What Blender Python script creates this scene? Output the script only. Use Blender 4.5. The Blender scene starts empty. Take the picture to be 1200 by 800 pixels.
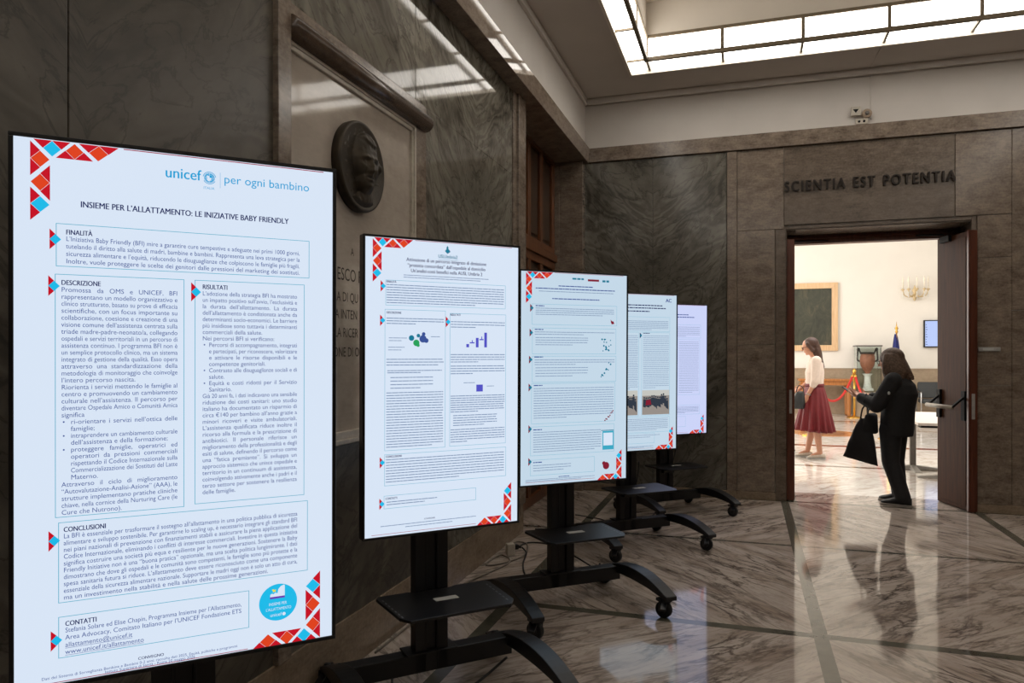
import bpy, bmesh, math, random
from mathutils import Vector, Matrix, Euler, noise as mnoise
random.seed(7)
PI = math.pi
scene = bpy.context.scene
COL = scene.collection

# ------------------------------------------------------------------ camera, world, exposure
cam_d = bpy.data.cameras.new('camera')
cam = bpy.data.objects.new('camera', cam_d)
COL.objects.link(cam)
cam.location = (0, 0, 1.475)
cam.rotation_euler = (PI / 2, 0, math.radians(17.9))
cam_d.sensor_width = 36.0
cam_d.lens = 847.4 / 1200 * 36
cam_d.shift_y = 16.9 / 1200
cam_d.clip_start = 0.02
scene.camera = cam
w = bpy.data.worlds.new('world')
scene.world = w
w.use_nodes = True
w.node_tree.nodes['Background'].inputs[0].default_value = (1, 0.93, 0.85, 1)
w.node_tree.nodes['Background'].inputs[1].default_value = 0.02
vs = scene.view_settings
vs.view_transform = 'Standard'
vs.look = 'None'
vs.exposure = 0.0
vs.gamma = 1.0
vs.use_curve_mapping = False
COVE_LIGHT = 6.0         # radiance of the luminous ceiling cove
FAR_LIGHT = 400.0         # unseen fill lights added to brighten the room beyond the doorway (W)


def area_lamp(name, loc, size, power, color, rot=(0, 0, 0)):
    d = bpy.data.lights.new(name, 'AREA')
    d.shape = 'RECTANGLE'
    d.size, d.size_y = size
    d.energy = power
    d.color = color
    o = bpy.data.objects.new(name, d)
    o.location = loc
    o.rotation_euler = rot
    COL.objects.link(o)
    return o


area_lamp('far_fill_top', (2.8, 11.4, 5.9), (6.0, 4.0), FAR_LIGHT, (1, 0.985, 0.97))  # unseen area light added overhead to brighten the far room
area_lamp('far_fill_side', (-3.4, 15.0, 3.2), (8.0, 4.5), FAR_LIGHT * 1.3, (1, 0.97, 0.93), (0, -PI / 2, 0))  # unseen side fill added to light the far wall; no window is built there


# ------------------------------------------------------------------ helpers
def lin(c):
    c = c / 255.0
    return c / 12.92 if c <= 0.04045 else ((c + 0.055) / 1.055) ** 2.4


def rgb(r, g, b):
    return (lin(r), lin(g), lin(b), 1.0)


class MB:
    """collects shapes; build() links them as ONE mesh object"""

    def __init__(self):
        self.v, self.f, self.mi, self.sm = [], [], [], []
        self.slot = 0

    def add(self, vs_, fs, smooth=False):
        o = len(self.v)
        self.v += [tuple(p) for p in vs_]
        for f in fs:
            self.f.append([i + o for i in f])
            self.mi.append(self.slot)
            self.sm.append(smooth)

    def box(self, x0, x1, y0, y1, z0, z1):
        self.add([(x0, y0, z0), (x1, y0, z0), (x1, y1, z0), (x0, y1, z0), (x0, y0, z1), (x1, y0, z1), (x1, y1, z1), (x0, y1, z1)],
                 [(0, 3, 2, 1), (4, 5, 6, 7), (0, 1, 5, 4), (1, 2, 6, 5), (2, 3, 7, 6), (3, 0, 4, 7)])

    def obox(self, c, size, mat):
        """oriented box: mat = 3x3"""
        h = [s / 2 for s in size]
        P = []
        for z in (-1, 1):
            for x, y in ((-1, -1), (1, -1), (1, 1), (-1, 1)):
                P.append(Vector(c) + mat @ Vector((x * h[0], y * h[1], z * h[2])))
        self.add(P, [(0, 3, 2, 1), (4, 5, 6, 7), (0, 1, 5, 4), (1, 2, 6, 5), (2, 3, 7, 6), (3, 0, 4, 7)])

    def bar(self, p0, p1, wx, wy, up=(0, 0, 1)):
        p0, p1 = Vector(p0), Vector(p1)
        z = (p1 - p0).normalized()
        x = Vector(up).cross(z)
        if x.length < 1e-4:
            x = Vector((1, 0, 0))
        x.normalize()
        y = z.cross(x)
        m = Matrix((x, y, z)).transposed()
        self.obox((p0 + p1) / 2, (wx, wy, (p1 - p0).length), m)

    def loft(self, rings, cap=True, smooth=True, closed=True):
        n = len(rings[0])
        vs_ = [p for r in rings for p in r]
        fs = []
        for k in range(len(rings) - 1):
            for i in range(n if closed else n - 1):
                j = (i + 1) % n
                fs.append((k * n + i, k * n + j, (k + 1) * n + j, (k + 1) * n + i))
        if cap:
            fs.append(tuple(reversed(range(n))))
            fs.append(tuple(range((len(rings) - 1) * n, len(rings) * n)))
        self.add(vs_, fs, smooth)

    def cyl(self, p0, p1, r0, r1=None, n=16, smooth=True):
        r1 = r0 if r1 is None else r1
        p0, p1 = Vector(p0), Vector(p1)
        z = (p1 - p0).normalized()
        x = z.orthogonal().normalized()
        y = z.cross(x)
        R = []
        for p, r in ((p0, r0), (p1, r1)):
            R.append([p + (x * math.cos(2 * PI * i / n) + y * math.sin(2 * PI * i / n)) * r for i in range(n)])
        self.loft(R, True, smooth)

    def tube(self, pts, r, n=8, radii=None):
        pts = [Vector(p) for p in pts]
        R = []
        x = None
        for k, p in enumerate(pts):
            t = (pts[min(k + 1, len(pts) - 1)] - pts[max(k - 1, 0)]).normalized()
            if x is None:
                x = t.orthogonal().normalized()
            else:
                x = (x - t * x.dot(t)).normalized()
            y = t.cross(x)
            rr = radii[k] if radii else r
            R.append([p + (x * math.cos(2 * PI * i / n) + y * math.sin(2 * PI * i / n)) * rr for i in range(n)])
        self.loft(R)

    def ell(self, c, r, n=16, m=10, rot=None):
        c = Vector(c)
        if not hasattr(r, '__len__'):
            r = (r, r, r)
        vs_, fs = [], []
        for k in range(m + 1):
            ph = -PI / 2 + PI * k / m
            for i in range(n):
                a = 2 * PI * i / n
                p = Vector((r[0] * math.cos(ph) * math.cos(a), r[1] * math.cos(ph) * math.sin(a), r[2] * math.sin(ph)))
                vs_.append(c + (rot @ p if rot else p))
        for k in range(m):
            for i in range(n):
                j = (i + 1) % n
                fs.append((k * n + i, k * n + j, (k + 1) * n + j, (k + 1) * n + i))
        self.add(vs_, fs, True)

    def cap(self, p0, p1, r0, r1=None):
        r1 = r0 if r1 is None else r1
        self.cyl(p0, p1, r0, r1, 12)
        self.ell(p0, r0, 12, 8)
        self.ell(p1, r1, 12, 8)

    def chain(self, pts, rs):
        for k in range(len(pts) - 1):
            self.cap(pts[k], pts[k + 1], rs[k], rs[k + 1])

    def lathe(self, prof, c=(0, 0, 0), n=24, smooth=True):
        c = Vector(c)
        R = [[c + Vector((r * math.cos(2 * PI * i / n), r * math.sin(2 * PI * i / n), z)) for i in range(n)] for r, z in prof]
        self.loft(R, True, smooth)

    def prism(self, poly, lo, hi, fn):
        """poly: 2D outline; fn(u, v, w) -> 3D ; extruded w from lo to hi"""
        n = len(poly)
        vs_ = [fn(u, v, lo) for u, v in poly] + [fn(u, v, hi) for u, v in poly]
        fs = [tuple(reversed(range(n))), tuple(range(n, 2 * n))]
        fs += [(i, (i + 1) % n, n + (i + 1) % n, n + i) for i in range(n)]
        self.add(vs_, fs)

    def build(self, name, mats, parent=None, bevel=0.0, loc=None, weld=False):
        me = bpy.data.meshes.new(name)
        me.from_pydata(self.v, [], self.f)
        mats = mats if isinstance(mats, (list, tuple)) else [mats]
        for m in mats:
            me.materials.append(m)
        me.polygons.foreach_set('material_index', self.mi)
        me.polygons.foreach_set('use_smooth', self.sm)
        bm = bmesh.new()
        bm.from_mesh(me)
        bmesh.ops.recalc_face_normals(bm, faces=bm.faces)
        bm.to_mesh(me)
        bm.free()
        me.update()
        o = bpy.data.objects.new(name, me)
        COL.objects.link(o)
        if parent:
            o.parent = parent
        if loc is not None:
            o.location = loc
        if bevel:
            b = o.modifiers.new('bevel', 'BEVEL')
            b.width = bevel
            b.segments = 2
            b.limit_method = 'ANGLE'
        return o


def link_mesh(name, me, mat, parent=None):
    me.materials.clear()
    me.materials.append(mat)
    o = bpy.data.objects.new(name, me)
    COL.objects.link(o)
    if parent:
        o.parent = parent
    return o


def fuse(mb, voxel, smooth=4, factor=0.5):
    """one continuous surface out of overlapping shapes"""
    tmp = mb.build('fuse_source', M['skin'])
    r = tmp.modifiers.new('r', 'REMESH')
    r.mode = 'VOXEL'
    r.voxel_size = voxel
    r.use_smooth_shade = True
    if smooth:
        s = tmp.modifiers.new('s', 'SMOOTH')
        s.iterations = smooth
        s.factor = factor
    bpy.context.view_layer.update()
    me = bpy.data.meshes.new_from_object(tmp.evaluated_get(bpy.context.evaluated_depsgraph_get()))
    old = tmp.data
    bpy.data.objects.remove(tmp)
    bpy.data.meshes.remove(old)
    for p in me.polygons:
        p.use_smooth = True
    return me


def empty(name, label, cat, loc=(0, 0, 0), rotz=0.0, group=None):
    o = bpy.data.objects.new(name, None)
    o.empty_display_size = 0.1
    COL.objects.link(o)
    o.location = loc
    o.rotation_euler = (0, 0, rotz)
    return tag(o, label, cat, group)


def tag(o, label, cat, group=None):
    o['label'] = label
    o['category'] = cat
    if group:
        o['group'] = group
    return o


def struct(o):
    o['kind'] = 'structure'
    return o


# ------------------------------------------------------------------ materials
class NT:
    def __init__(self, name):
        self.m = bpy.data.materials.new(name)
        self.m.use_nodes = True
        self.t = self.m.node_tree
        self.b = self.t.nodes['Principled BSDF']

    def n(self, typ, **kw):
        nd = self.t.nodes.new(typ)
        for k, v in kw.items():
            setattr(nd, k, v)
        return nd

    def put(self, sock, val):
        if hasattr(val, 'links') or hasattr(val, 'is_linked'):
            self.t.links.new(val, sock)
        else:
            sock.default_value = val

    def math(self, op, a, b=0.0, c=0.0, clamp=False):
        nd = self.n('ShaderNodeMath', operation=op)
        nd.use_clamp = clamp
        self.put(nd.inputs[0], a)
        self.put(nd.inputs[1], b)
        self.put(nd.inputs[2], c)
        return nd.outputs[0]

    def obj(self):
        return self.n('ShaderNodeTexCoord').outputs['Object']

    def sep(self, v):
        s = self.n('ShaderNodeSeparateXYZ')
        self.put(s.inputs[0], v)
        return s.outputs[0], s.outputs[1], s.outputs[2]

    def comb(self, x, y, z):
        c = self.n('ShaderNodeCombineXYZ')
        for i, q in enumerate((x, y, z)):
            self.put(c.inputs[i], q)
        return c.outputs[0]

    def mapping(self, v, rot=(0, 0, 0), scale=(1, 1, 1), loc=(0, 0, 0)):
        mp = self.n('ShaderNodeMapping')
        self.put(mp.inputs[0], v)
        mp.inputs['Location'].default_value = loc
        mp.inputs['Rotation'].default_value = rot
        mp.inputs['Scale'].default_value = scale
        return mp.outputs[0]

    def rotscale(self, v, rot, scale):
        return self.mapping(self.mapping(v, rot=(0, 0, rot)), scale=scale)

    def noise(self, v, scale, detail=6, rough=0.55, dist=0.0):
        nd = self.n('ShaderNodeTexNoise')
        if v is not None:
            self.put(nd.inputs['Vector'], v)
        nd.inputs['Scale'].default_value = scale
        nd.inputs['Detail'].default_value = detail
        nd.inputs['Roughness'].default_value = rough
        nd.inputs['Distortion'].default_value = dist
        return nd.outputs[0]

    def wave(self, v, scale, dist, detail=3, dscale=1.0, drough=0.5, typ='BANDS', d='X', prof='SIN'):
        nd = self.n('ShaderNodeTexWave', wave_type=typ, wave_profile=prof)
        nd.bands_direction = d
        self.put(nd.inputs['Vector'], v)
        nd.inputs['Scale'].default_value = scale
        nd.inputs['Distortion'].default_value = dist
        nd.inputs['Detail'].default_value = detail
        nd.inputs['Detail Scale'].default_value = dscale
        nd.inputs['Detail Roughness'].default_value = drough
        return nd.outputs[1]

    def ramp(self, f, stops):
        nd = self.n('ShaderNodeValToRGB')
        self.put(nd.inputs[0], f)
        e = nd.color_ramp.elements
        while len(e) < len(stops):
            e.new(0.5)
        for k, (p, c) in enumerate(stops):
            e[k].position = p
            e[k].color = c if len(c) == 4 else (*c, 1)
        return nd.outputs[0]

    def mix(self, f, a, b, mode='MIX'):
        nd = self.n('ShaderNodeMix', data_type='RGBA', blend_type=mode)
        self.put(nd.inputs[0], f)
        self.put(nd.inputs[6], a)
        self.put(nd.inputs[7], b)
        return nd.outputs[2]

    def bump(self, h, strength=0.2, dist=0.01):
        nd = self.n('ShaderNodeBump')
        nd.inputs['Strength'].default_value = strength
        nd.inputs['Distance'].default_value = dist
        self.put(nd.inputs['Height'], h)
        self.put(self.b.inputs['Normal'], nd.outputs[0])

    def set(self, color=None, rough=None, metal=None, spec=None, **kw):
        if color is not None:
            self.put(self.b.inputs['Base Color'], color)
        if rough is not None:
            self.put(self.b.inputs['Roughness'], rough)
        if metal is not None:
            self.put(self.b.inputs['Metallic'], metal)
        if spec is not None:
            self.put(self.b.inputs['Specular IOR Level'], spec)
        for k, v in kw.items():
            self.put(self.b.inputs[k], v)
        return self.m


M = {}


def plain(key, col, rough=0.5, metal=0.0, vary=0.12, scale=30.0, spec=0.5, bump=0.0, **kw):
    t = NT(key)
    nz = t.noise(t.obj(), scale, 4)
    dark = tuple(c * (1 - vary) for c in col[:3]) + (1,)
    lite = tuple(min(1, c * (1 + vary)) for c in col[:3]) + (1,)
    t.set(t.ramp(nz, [(0.3, dark), (0.7, lite)]), rough, metal, spec, **kw)
    if bump:
        t.bump(nz, bump, 0.002)
    M[key] = t.m
    return t.m


def emit(key, col, strength=1.0, rough=0.35):
    t = NT(key)
    t.set((0.004, 0.004, 0.005, 1), rough, 0, 0.25)
    t.b.inputs['Emission Color'].default_value = col
    t.b.inputs['Emission Strength'].default_value = strength
    M[key] = t.m
    return t.m


def wood(key, c0, c1, scale=6.0, axis='Z', rough=0.35):
    t = NT(key)
    sc = {'Z': (9, 9, 0.7), 'X': (0.7, 9, 9), 'Y': (9, 0.7, 9)}[axis]
    v = t.mapping(t.obj(), scale=sc)
    nz = t.noise(v, scale, 6, 0.6, 0.4)
    t.set(t.ramp(nz, [(0.3, c0), (0.7, c1)]), rough)
    M[key] = t.m


def wavy_marble(key, axis, centre, c_dark, c_mid, c_light, rough=0.14, rot=0.6, scale=1.0, period=0.0, spec=0.34):
    """polished cut marble with flowing bands, slabs opened like a book about `centre`"""
    t = NT(key)
    x, y, z = t.sep(t.obj())
    a = t.math('SUBTRACT', y if axis == 'Y' else x, centre)
    if period:
        a = t.math('PINGPONG', a, period)
    a = t.math('ABSOLUTE', a)
    v = t.comb(a, z, 0.0)
    vr = t.rotscale(v, rot, (1.7 * scale, .62 * scale, 1))
    n0 = t.noise(vr, 1.15, 4, 0.5, 1.1)
    wig = t.noise(t.mapping(v, scale=(3, 3, 1)), 3.0, 6, 0.6, 0.3)
    ph = t.math('ADD', t.math('MULTIPLY', n0, 62.0), t.math('MULTIPLY', wig, 7.0))
    ln = t.math('ADD', t.math('MULTIPLY', t.math('SINE', ph), 0.5), 0.5)
    n1 = t.noise(vr, 0.9, 3, 0.5)
    amp = t.math('MULTIPLY', t.math('SUBTRACT', n1, 0.32), 2.2, clamp=True)
    cloud = t.noise(t.mapping(vr, loc=(4, 2, 0)), 2.0, 7, 0.62, 0.8)
    f = t.math('ADD', t.math('MULTIPLY', t.math('MULTIPLY', ln, amp), 0.30), t.math('MULTIPLY', cloud, 0.82))
    col = t.ramp(f, [(0.28, c_dark), (0.52, c_mid), (0.8, c_light)])
    k = t.math('ABSOLUTE', t.math('SUBTRACT', t.noise(t.mapping(vr, loc=(7, 1, 0)), 2.6, 8, 0.6, 1.6), 0.5))
    k = t.math('SUBTRACT', 1.0, t.math('MULTIPLY', k, 40.0), clamp=True)
    col = t.mix(t.math('MULTIPLY', k, 0.6), col, tuple(q * 0.4 for q in c_dark[:3]) + (1,))
    t.set(col, rough, 0, spec)
    M[key] = t.m


def stone(key, c0, c1, rough=0.25, scale=7.0, spec=0.5):
    t = NT(key)
    v = t.obj()
    n1 = t.noise(t.mapping(v, scale=(1, 1, 1.8)), scale, 8, 0.68, 0.3)
    n2 = t.noise(v, scale * 9, 4, 0.6)
    n3 = t.noise(t.mapping(v, scale=(5, 5, 22)), 3.0, 5, 0.65, 0.3)
    f = t.math('ADD', t.math('MULTIPLY', n1, 0.5), t.math('ADD', t.math('MULTIPLY', n2, 0.25), t.math('MULTIPLY', n3, 0.25)))
    col = t.ramp(f, [(0.38, c0), (0.60, c1)])
    t.set(col, rough, 0, spec)
    M[key] = t.m


def floor_marble(key, bands, base, lite, vein, x0, px, y0, py, rough=0.07, vrot=0.75):
    t = NT(key)
    x, y, z = t.sep(t.obj())
    u = t.math('PINGPONG', t.math('SUBTRACT', x, x0), px)
    q = t.math('PINGPONG', t.math('SUBTRACT', y, y0), py)
    v = t.comb(u, q, 0.0)
    vr = t.rotscale(v, vrot, (3.4, 0.75, 1))
    n1 = t.noise(vr, 2.0, 9, 0.58, 0.55)
    k1 = t.math('SUBTRACT', 1.0, t.math('MULTIPLY', t.math('ABSOLUTE', t.math('SUBTRACT', n1, 0.5)), 24.0), clamp=True)
    n2 = t.noise(t.mapping(vr, scale=(1.3, 1, 1), loc=(3, 5, 0)), 4.2, 8, 0.6, 0.6)
    k2 = t.math('SUBTRACT', 1.0, t.math('MULTIPLY', t.math('ABSOLUTE', t.math('SUBTRACT', n2, 0.5)), 26.0), clamp=True)
    cloud = t.noise(t.mapping(vr, loc=(1, 8, 0)), 1.8, 6, 0.6, 0.6)
    col = t.ramp(cloud, [(0.30, base), (0.56, lite)])
    gate = t.math('MULTIPLY', t.math('SUBTRACT', t.noise(t.mapping(v, loc=(2, 2, 0)), 1.4, 4), 0.38), 3.5, clamp=True)
    col = t.mix(t.math('MULTIPLY', t.math('ADD', t.math('MULTIPLY', gate, 0.7), 0.25), k1), col, vein)
    col = t.mix(t.math('MULTIPLY', k2, t.math('ADD', t.math('MULTIPLY', gate, 0.4), 0.16)), col, vein)
    # inlaid strips of grey-green marble
    strip = t.ramp(t.noise(t.obj(), 6.0, 6, 0.65), [(0.3, rgb(74, 72, 62)), (0.7, rgb(104, 102, 90))])
    for ax, pos, half, c in bands:
        d = t.math('ABSOLUTE', t.math('SUBTRACT', x if ax == 'X' else y, pos))
        f = t.math('LESS_THAN', d, half)
        col = t.mix(f, col, strip if c is None else c)
    t.set(col, rough, 0, 0.6)
    M[key] = t.m


floor_marble('hall_floor', [('X', -1.35, .037, None), ('X', .377, .037, None), ('X', 2.08, .037, None), ('X', 3.78, .037, None),
                            ('Y', 4.12, .035, None), ('Y', 6.02, .022, None), ('Y', 2.22, .035, None), ('Y', .32, .035, None), ('Y', 7.845, .03, None)],
             rgb(160, 143, 130), rgb(198, 184, 172), rgb(58, 44, 38), .377, 1.703, 4.12, 1.9)
floor_marble('far_floor', [('Y', 17.8, .12, rgb(150, 100, 70)), ('Y', 12.9, .10, rgb(130, 62, 46)), ('Y', 10.5, .06, rgb(110, 98, 84)), ('Y', 15.9, .03, rgb(150, 100, 70))],
             rgb(212, 204, 194), rgb(234, 229, 222), rgb(176, 158, 142), .377, 1.703, 4.12, 1.9, 0.08)
wavy_marble('wall_marble_left', 'Y', 4.70, rgb(80, 76, 68), rgb(124, 120, 109), rgb(160, 156, 145), 0.06, 0.75, spec=.17)
wavy_marble('wall_marble_dark', 'Y', 1.584, rgb(62, 57, 50), rgb(92, 86, 76), rgb(124, 117, 106), 0.34, 0.9)
wavy_marble('wall_marble_back', 'X', -.947, rgb(72, 69, 62), rgb(110, 106, 97), rgb(142, 138, 128), 0.16, 0.75, 1.1)
stone('brown_stone', rgb(92, 80, 69), rgb(146, 131, 116), 0.2, 6.0)
stone('brown_stone_dark', rgb(82, 71, 61), rgb(122, 108, 94), 0.25, 6.0)
stone('band_stone', rgb(112, 98, 86), rgb(148, 134, 120), 0.05, 9.0, 0.25)
stone('dark_torus', rgb(72, 58, 48), rgb(100, 84, 70), 0.25, 12.0)
stone('plaque_marble', rgb(172, 162, 150), rgb(190, 180, 168), 0.06, 2.0, 0.25)
stone('frame_marble', rgb(176, 168, 154), rgb(206, 196, 182), 0.3, 8.0)
stone('base_stone', rgb(120, 104, 86), rgb(152, 134, 114), 0.2, 6.0)
stone('wainscot_stone', rgb(150, 132, 110), rgb(176, 156, 132), 0.35, 1.5)
plain('plaster', rgb(212, 206, 199), 0.85, vary=.03, scale=3)
plain('ceiling_plaster', rgb(204, 197, 189), 0.9, vary=.03, scale=2)
plain('coffer_plaster', rgb(226, 218, 206), 0.9, vary=.03, scale=2)
plain('far_plaster', rgb(236, 232, 224), 0.8, vary=.02, scale=2)
plain('bronze_frame', rgb(120, 106, 84), 0.5, 0.0)
plain('black_metal', rgb(22, 22, 24), 0.38, 0.0, vary=.2, scale=80, spec=.5)
plain('black_plastic', rgb(16, 16, 18), 0.35, vary=.15)
plain('rubber', rgb(14, 14, 14), 0.6)
plain('slot_grey', rgb(120, 122, 126), 0.5)
plain('paper', rgb(190, 190, 186), 0.6, vary=.04)
plain('bronze', rgb(58, 50, 38), 0.5, 0.5, vary=.35, scale=14)
plain('letter_bronze', rgb(40, 31, 24), 0.5, 0.2, vary=.25)
plain('incised', rgb(62, 54, 46), 0.8)
wood('niche_wood', rgb(84, 48, 26), rgb(132, 82, 48), 5.0)
wood('niche_panel', rgb(50, 36, 26), rgb(82, 60, 42), 5.0)
wood('door_wood', rgb(58, 32, 17), rgb(82, 48, 27), 4.0, rough=.55)
M['door_wood'].node_tree.nodes['Principled BSDF'].inputs['Specular IOR Level'].default_value = .12
wood('door_edge', rgb(74, 38, 25), rgb(106, 58, 40), 4.0, rough=.3)
wood('honey_wood', rgb(150, 92, 44), rgb(190, 126, 68), 5.0)
wood('frame_wood', rgb(206, 168, 124), rgb(228, 196, 156), 5.0)
plain('steel', rgb(168, 166, 162), 0.4, 0.15)
plain('grip_grey', rgb(170, 160, 146), 0.45)
plain('brass', rgb(214, 168, 84), 0.25, 0.9)
plain('rope_red', rgb(206, 44, 36), 0.7)
plain('dark_leather', rgb(44, 48, 50), 0.45)
plain('chrome', rgb(190, 190, 190), 0.2, 0.95)
plain('table_white', rgb(222, 214, 204), 0.4, vary=.03)
plain('grey_metal', rgb(112, 108, 104), 0.4, 0.5)
plain('flag_blue', rgb(36, 44, 108), 0.8)
plain('terracotta', rgb(150, 94, 70), 0.5, vary=.3, scale=12)
plain('vase_dark', rgb(60, 54, 48), 0.5)
plain('white_stone', rgb(226, 226, 220), 0.5)
plain('skin', rgb(206, 150, 122), 0.5, vary=.05)
plain('hair_brown', rgb(66, 40, 28), 0.5, vary=.3, scale=60)
plain('hair_grey', rgb(86, 68, 55), 0.62, spec=.25, vary=.5, scale=60)
plain('blouse', rgb(228, 210, 196), 0.8, vary=.05, bump=.2)
plain('skirt_red', rgb(110, 16, 25), 0.6, vary=.15, scale=8)
plain('black_cloth', rgb(24, 23, 24), 0.85, vary=.2, scale=40, bump=.2)
plain('trouser_cloth', rgb(28, 27, 28), 0.85, vary=.2, scale=40, bump=.2)
plain('shoe_white', rgb(216, 204, 190), 0.6)
plain('shoe_black', rgb(20, 20, 22), 0.6)
plain('sole_grey', rgb(150, 142, 132), 0.6)
plain('dark_trim', rgb(18, 16, 16), 0.65, spec=.2)
plain('pale_gilt', rgb(214, 192, 150), 0.35, 0.3)
plain('cable_grey', rgb(120, 110, 98), 0.5)
plain('cable_black', rgb(16, 16, 16), 0.5)
plain('socket_white', rgb(190, 182, 168), 0.5)
plain('detector_grey', rgb(150, 132, 112), 0.6)
plain('candle', rgb(244, 236, 220), 0.5)
emit('cove', (1.0, 0.94, 0.86, 1), COVE_LIGHT)
emit('lit_white', rgb(216, 229, 246), 1.0)
emit('lit_white_blue', rgb(204, 212, 248), 1.0)
emit('lit_white_teal', rgb(196, 216, 232), 1.0)
emit('ink_navy', rgb(22, 34, 92), 1.0)
emit('ink_blue', rgb(58, 82, 150), 1.0)
emit('ink_deep', rgb(36, 60, 138), 1.0)
emit('ink_grey', rgb(120, 142, 176), 1.0)
emit('ink_line', rgb(60, 168, 196), 1.0)
emit('ink_red', rgb(196, 16, 36), 1.0)
emit('ink_crimson', rgb(160, 24, 60), 1.0)
emit('ink_orange', rgb(222, 66, 30), 1.0)
emit('ink_cyan', rgb(30, 186, 232), 1.0)
emit('ink_logo', rgb(28, 160, 214), 1.0)
emit('ink_purple', rgb(104, 58, 176), 1.0)
emit('ink_violet', rgb(84, 84, 196), 1.0)
emit('ink_green', rgb(40, 160, 90), 1.0)
emit('ink_teal', rgb(24, 120, 150), 1.0)
emit('ink_yellow', rgb(236, 220, 60), 1.0)
emit('ink_maroon', rgb(130, 30, 50), 1.0)
emit('photo_sky', rgb(168, 178, 186), 1.0)
emit('photo_floor', rgb(150, 142, 136), 1.0)
emit('photo_dark', rgb(50, 58, 70), 1.0)
emit('photo_wall', rgb(196, 196, 190), 1.0)
emit('tv_blue', rgb(186, 204, 250), 1.0)

# case glass
t = NT('glass')
t.set((0.93, 0.98, 0.96, 1), 0.02, 0, 0.5)
t.b.inputs['Transmission Weight'].default_value = 1.0
t.b.inputs['IOR'].default_value = 1.15
M['glass'] = t.m
# painting canvas
t = NT('canvas')
pv = t.mapping(t.obj(), scale=(2.4, 1, 1.2))
pn = t.noise(pv, 2.2, 8, 0.7, 1.4)
t.set(t.ramp(pn, [(0.3, rgb(34, 38, 30)), (0.55, rgb(62, 64, 50)), (0.72, rgb(92, 84, 62))]), 0.5)
M['canvas'] = t.m
# striped cloth
t = NT('striped_cloth')
sx, sy, sz = t.sep(t.obj())
sf = t.math('GREATER_THAN', t.math('FRACT', t.math('MULTIPLY', sz, 28.0)), 0.5)
t.set(t.mix(sf, rgb(220, 214, 208), rgb(110, 106, 110)), 0.8)
M['striped_cloth'] = t.m

# ------------------------------------------------------------------ the setting
XL, YB, ZC = -1.78, 7.85, 4.3
b = MB()
b.box(-2.2, 4.6, -4.2, 8.40, -.1, 0)
struct(b.build('floor', M['hall_floor']))
b = MB()
b.box(-3.6, 9.4, 8.40, 20.3, -.1, 0)
struct(b.build('floor', M['far_floor']))

# ceiling of the hall round the coffer opening
OX0, OX1, OY0, OY1 = -1.115, 3.5, -2.2, 7.30
b = MB()
b.box(-2.2, OX0, -4.2, 8.2, ZC, ZC + .12)
b.box(OX1, 4.6, -4.2, 8.2, ZC, ZC + .12)
b.box(OX0, OX1, OY1, 8.2, ZC, ZC + .12)
b.box(OX0, OX1, -4.2, OY0, ZC, ZC + .12)
cl = struct(b.build('ceiling', M['ceiling_plaster']))
b = MB()
b.box(OX0 - .1, OX1 + .1, OY0 - .1, OY1 + .1, ZC + .56, ZC + .62)
b.build('coffer_slab', M['coffer_plaster'], cl)
# coffer sides above the luminous panels
IX0, IX1, IY0, IY1 = -.905, 3.29, -1.99, 7.0
b = MB()
b.box(IX0 - .06, IX0, IY0 - .06, IY1 + .06, ZC + .22, ZC + .56)
b.box(IX1, IX1 + .06, IY0 - .06, IY1 + .06, ZC + .22, ZC + .56)
b.box(IX0, IX1, IY1, IY1 + .06, ZC + .22, ZC + .56)
b.box(IX0, IX1, IY0 - .06, IY0, ZC + .22, ZC + .56)
b.build('coffer_side', M['coffer_plaster'], cl)
# thin moulded lip round the opening
b = MB()
s = .028
b.box(OX0, OX0 + s, OY0, OY1, ZC - .012, ZC + .03)
b.box(OX1 - s, OX1, OY0, OY1, ZC - .012, ZC + .03)
b.box(OX0 + s, OX1 - s, OY1 - s, OY1, ZC - .012, ZC + .03)
b.box(OX0 + s, OX1 - s, OY0, OY0 + s, ZC - .012, ZC + .03)
b.build('coffer_lip', M['coffer_plaster'], cl)

# luminous cove
cove = empty('ceiling_light', 'long luminous ceiling cove of framed white glass panels around the coffer', 'ceiling light', (0, 0, ZC))
ZB, ZT = 0.005, .215
nx = 6
ny = 13
dx = (IX1 - IX0) / nx
dy = (IY1 - IY0) / ny
fr = MB()
e = .016


def panel(x0, x1, y0, y1, z0, z1):
    p = MB()
    p.box(x0, x1, y0, y1, z0, z1)
    p.build('light_panel', M['cove'], cove)


for k in range(nx):
    xa, xb = IX0 + k * dx, IX0 + (k + 1) * dx
    panel(xa + e, xb - e, IY1, IY1 + .01, ZB + .02, ZT)
    panel(xa + e, xb - e, IY1 + .03, OY1 - .03, ZB + .02, ZB + .03)
    panel(xa + e, xb - e, IY0 - .01, IY0, ZB + .02, ZT)
    panel(xa + e, xb - e, OY0 + .03, IY0 - .03, ZB + .02, ZB + .03)
for k in range(nx + 1):
    xa = IX0 + k * dx
    for y0, y1, yy in ((IY1 - .012, IY1 + .012, OY1 - .028), (IY0 - .012, IY0 + .012, OY0 + .028)):
        fr.box(xa - .014, xa + .014, y0, y1, ZB, ZT)
        fr.box(xa - .01, xa + .01, min(y0, yy), max(y1, yy), ZB + .005, ZB + .035)
for k in range(ny):
    ya, yb = IY0 + k * dy, IY0 + (k + 1) * dy
    panel(IX0 - .01, IX0, ya + e, yb - e, ZB + .02, ZT)
    panel(OX0 + .03, IX0 - .03, ya + e, yb - e, ZB + .02, ZB + .03)
    panel(IX1, IX1 + .01, ya + e, yb - e, ZB + .02, ZT)
    panel(IX1 + .03, OX1 - .03, ya + e, yb - e, ZB + .02, ZB + .03)
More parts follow.
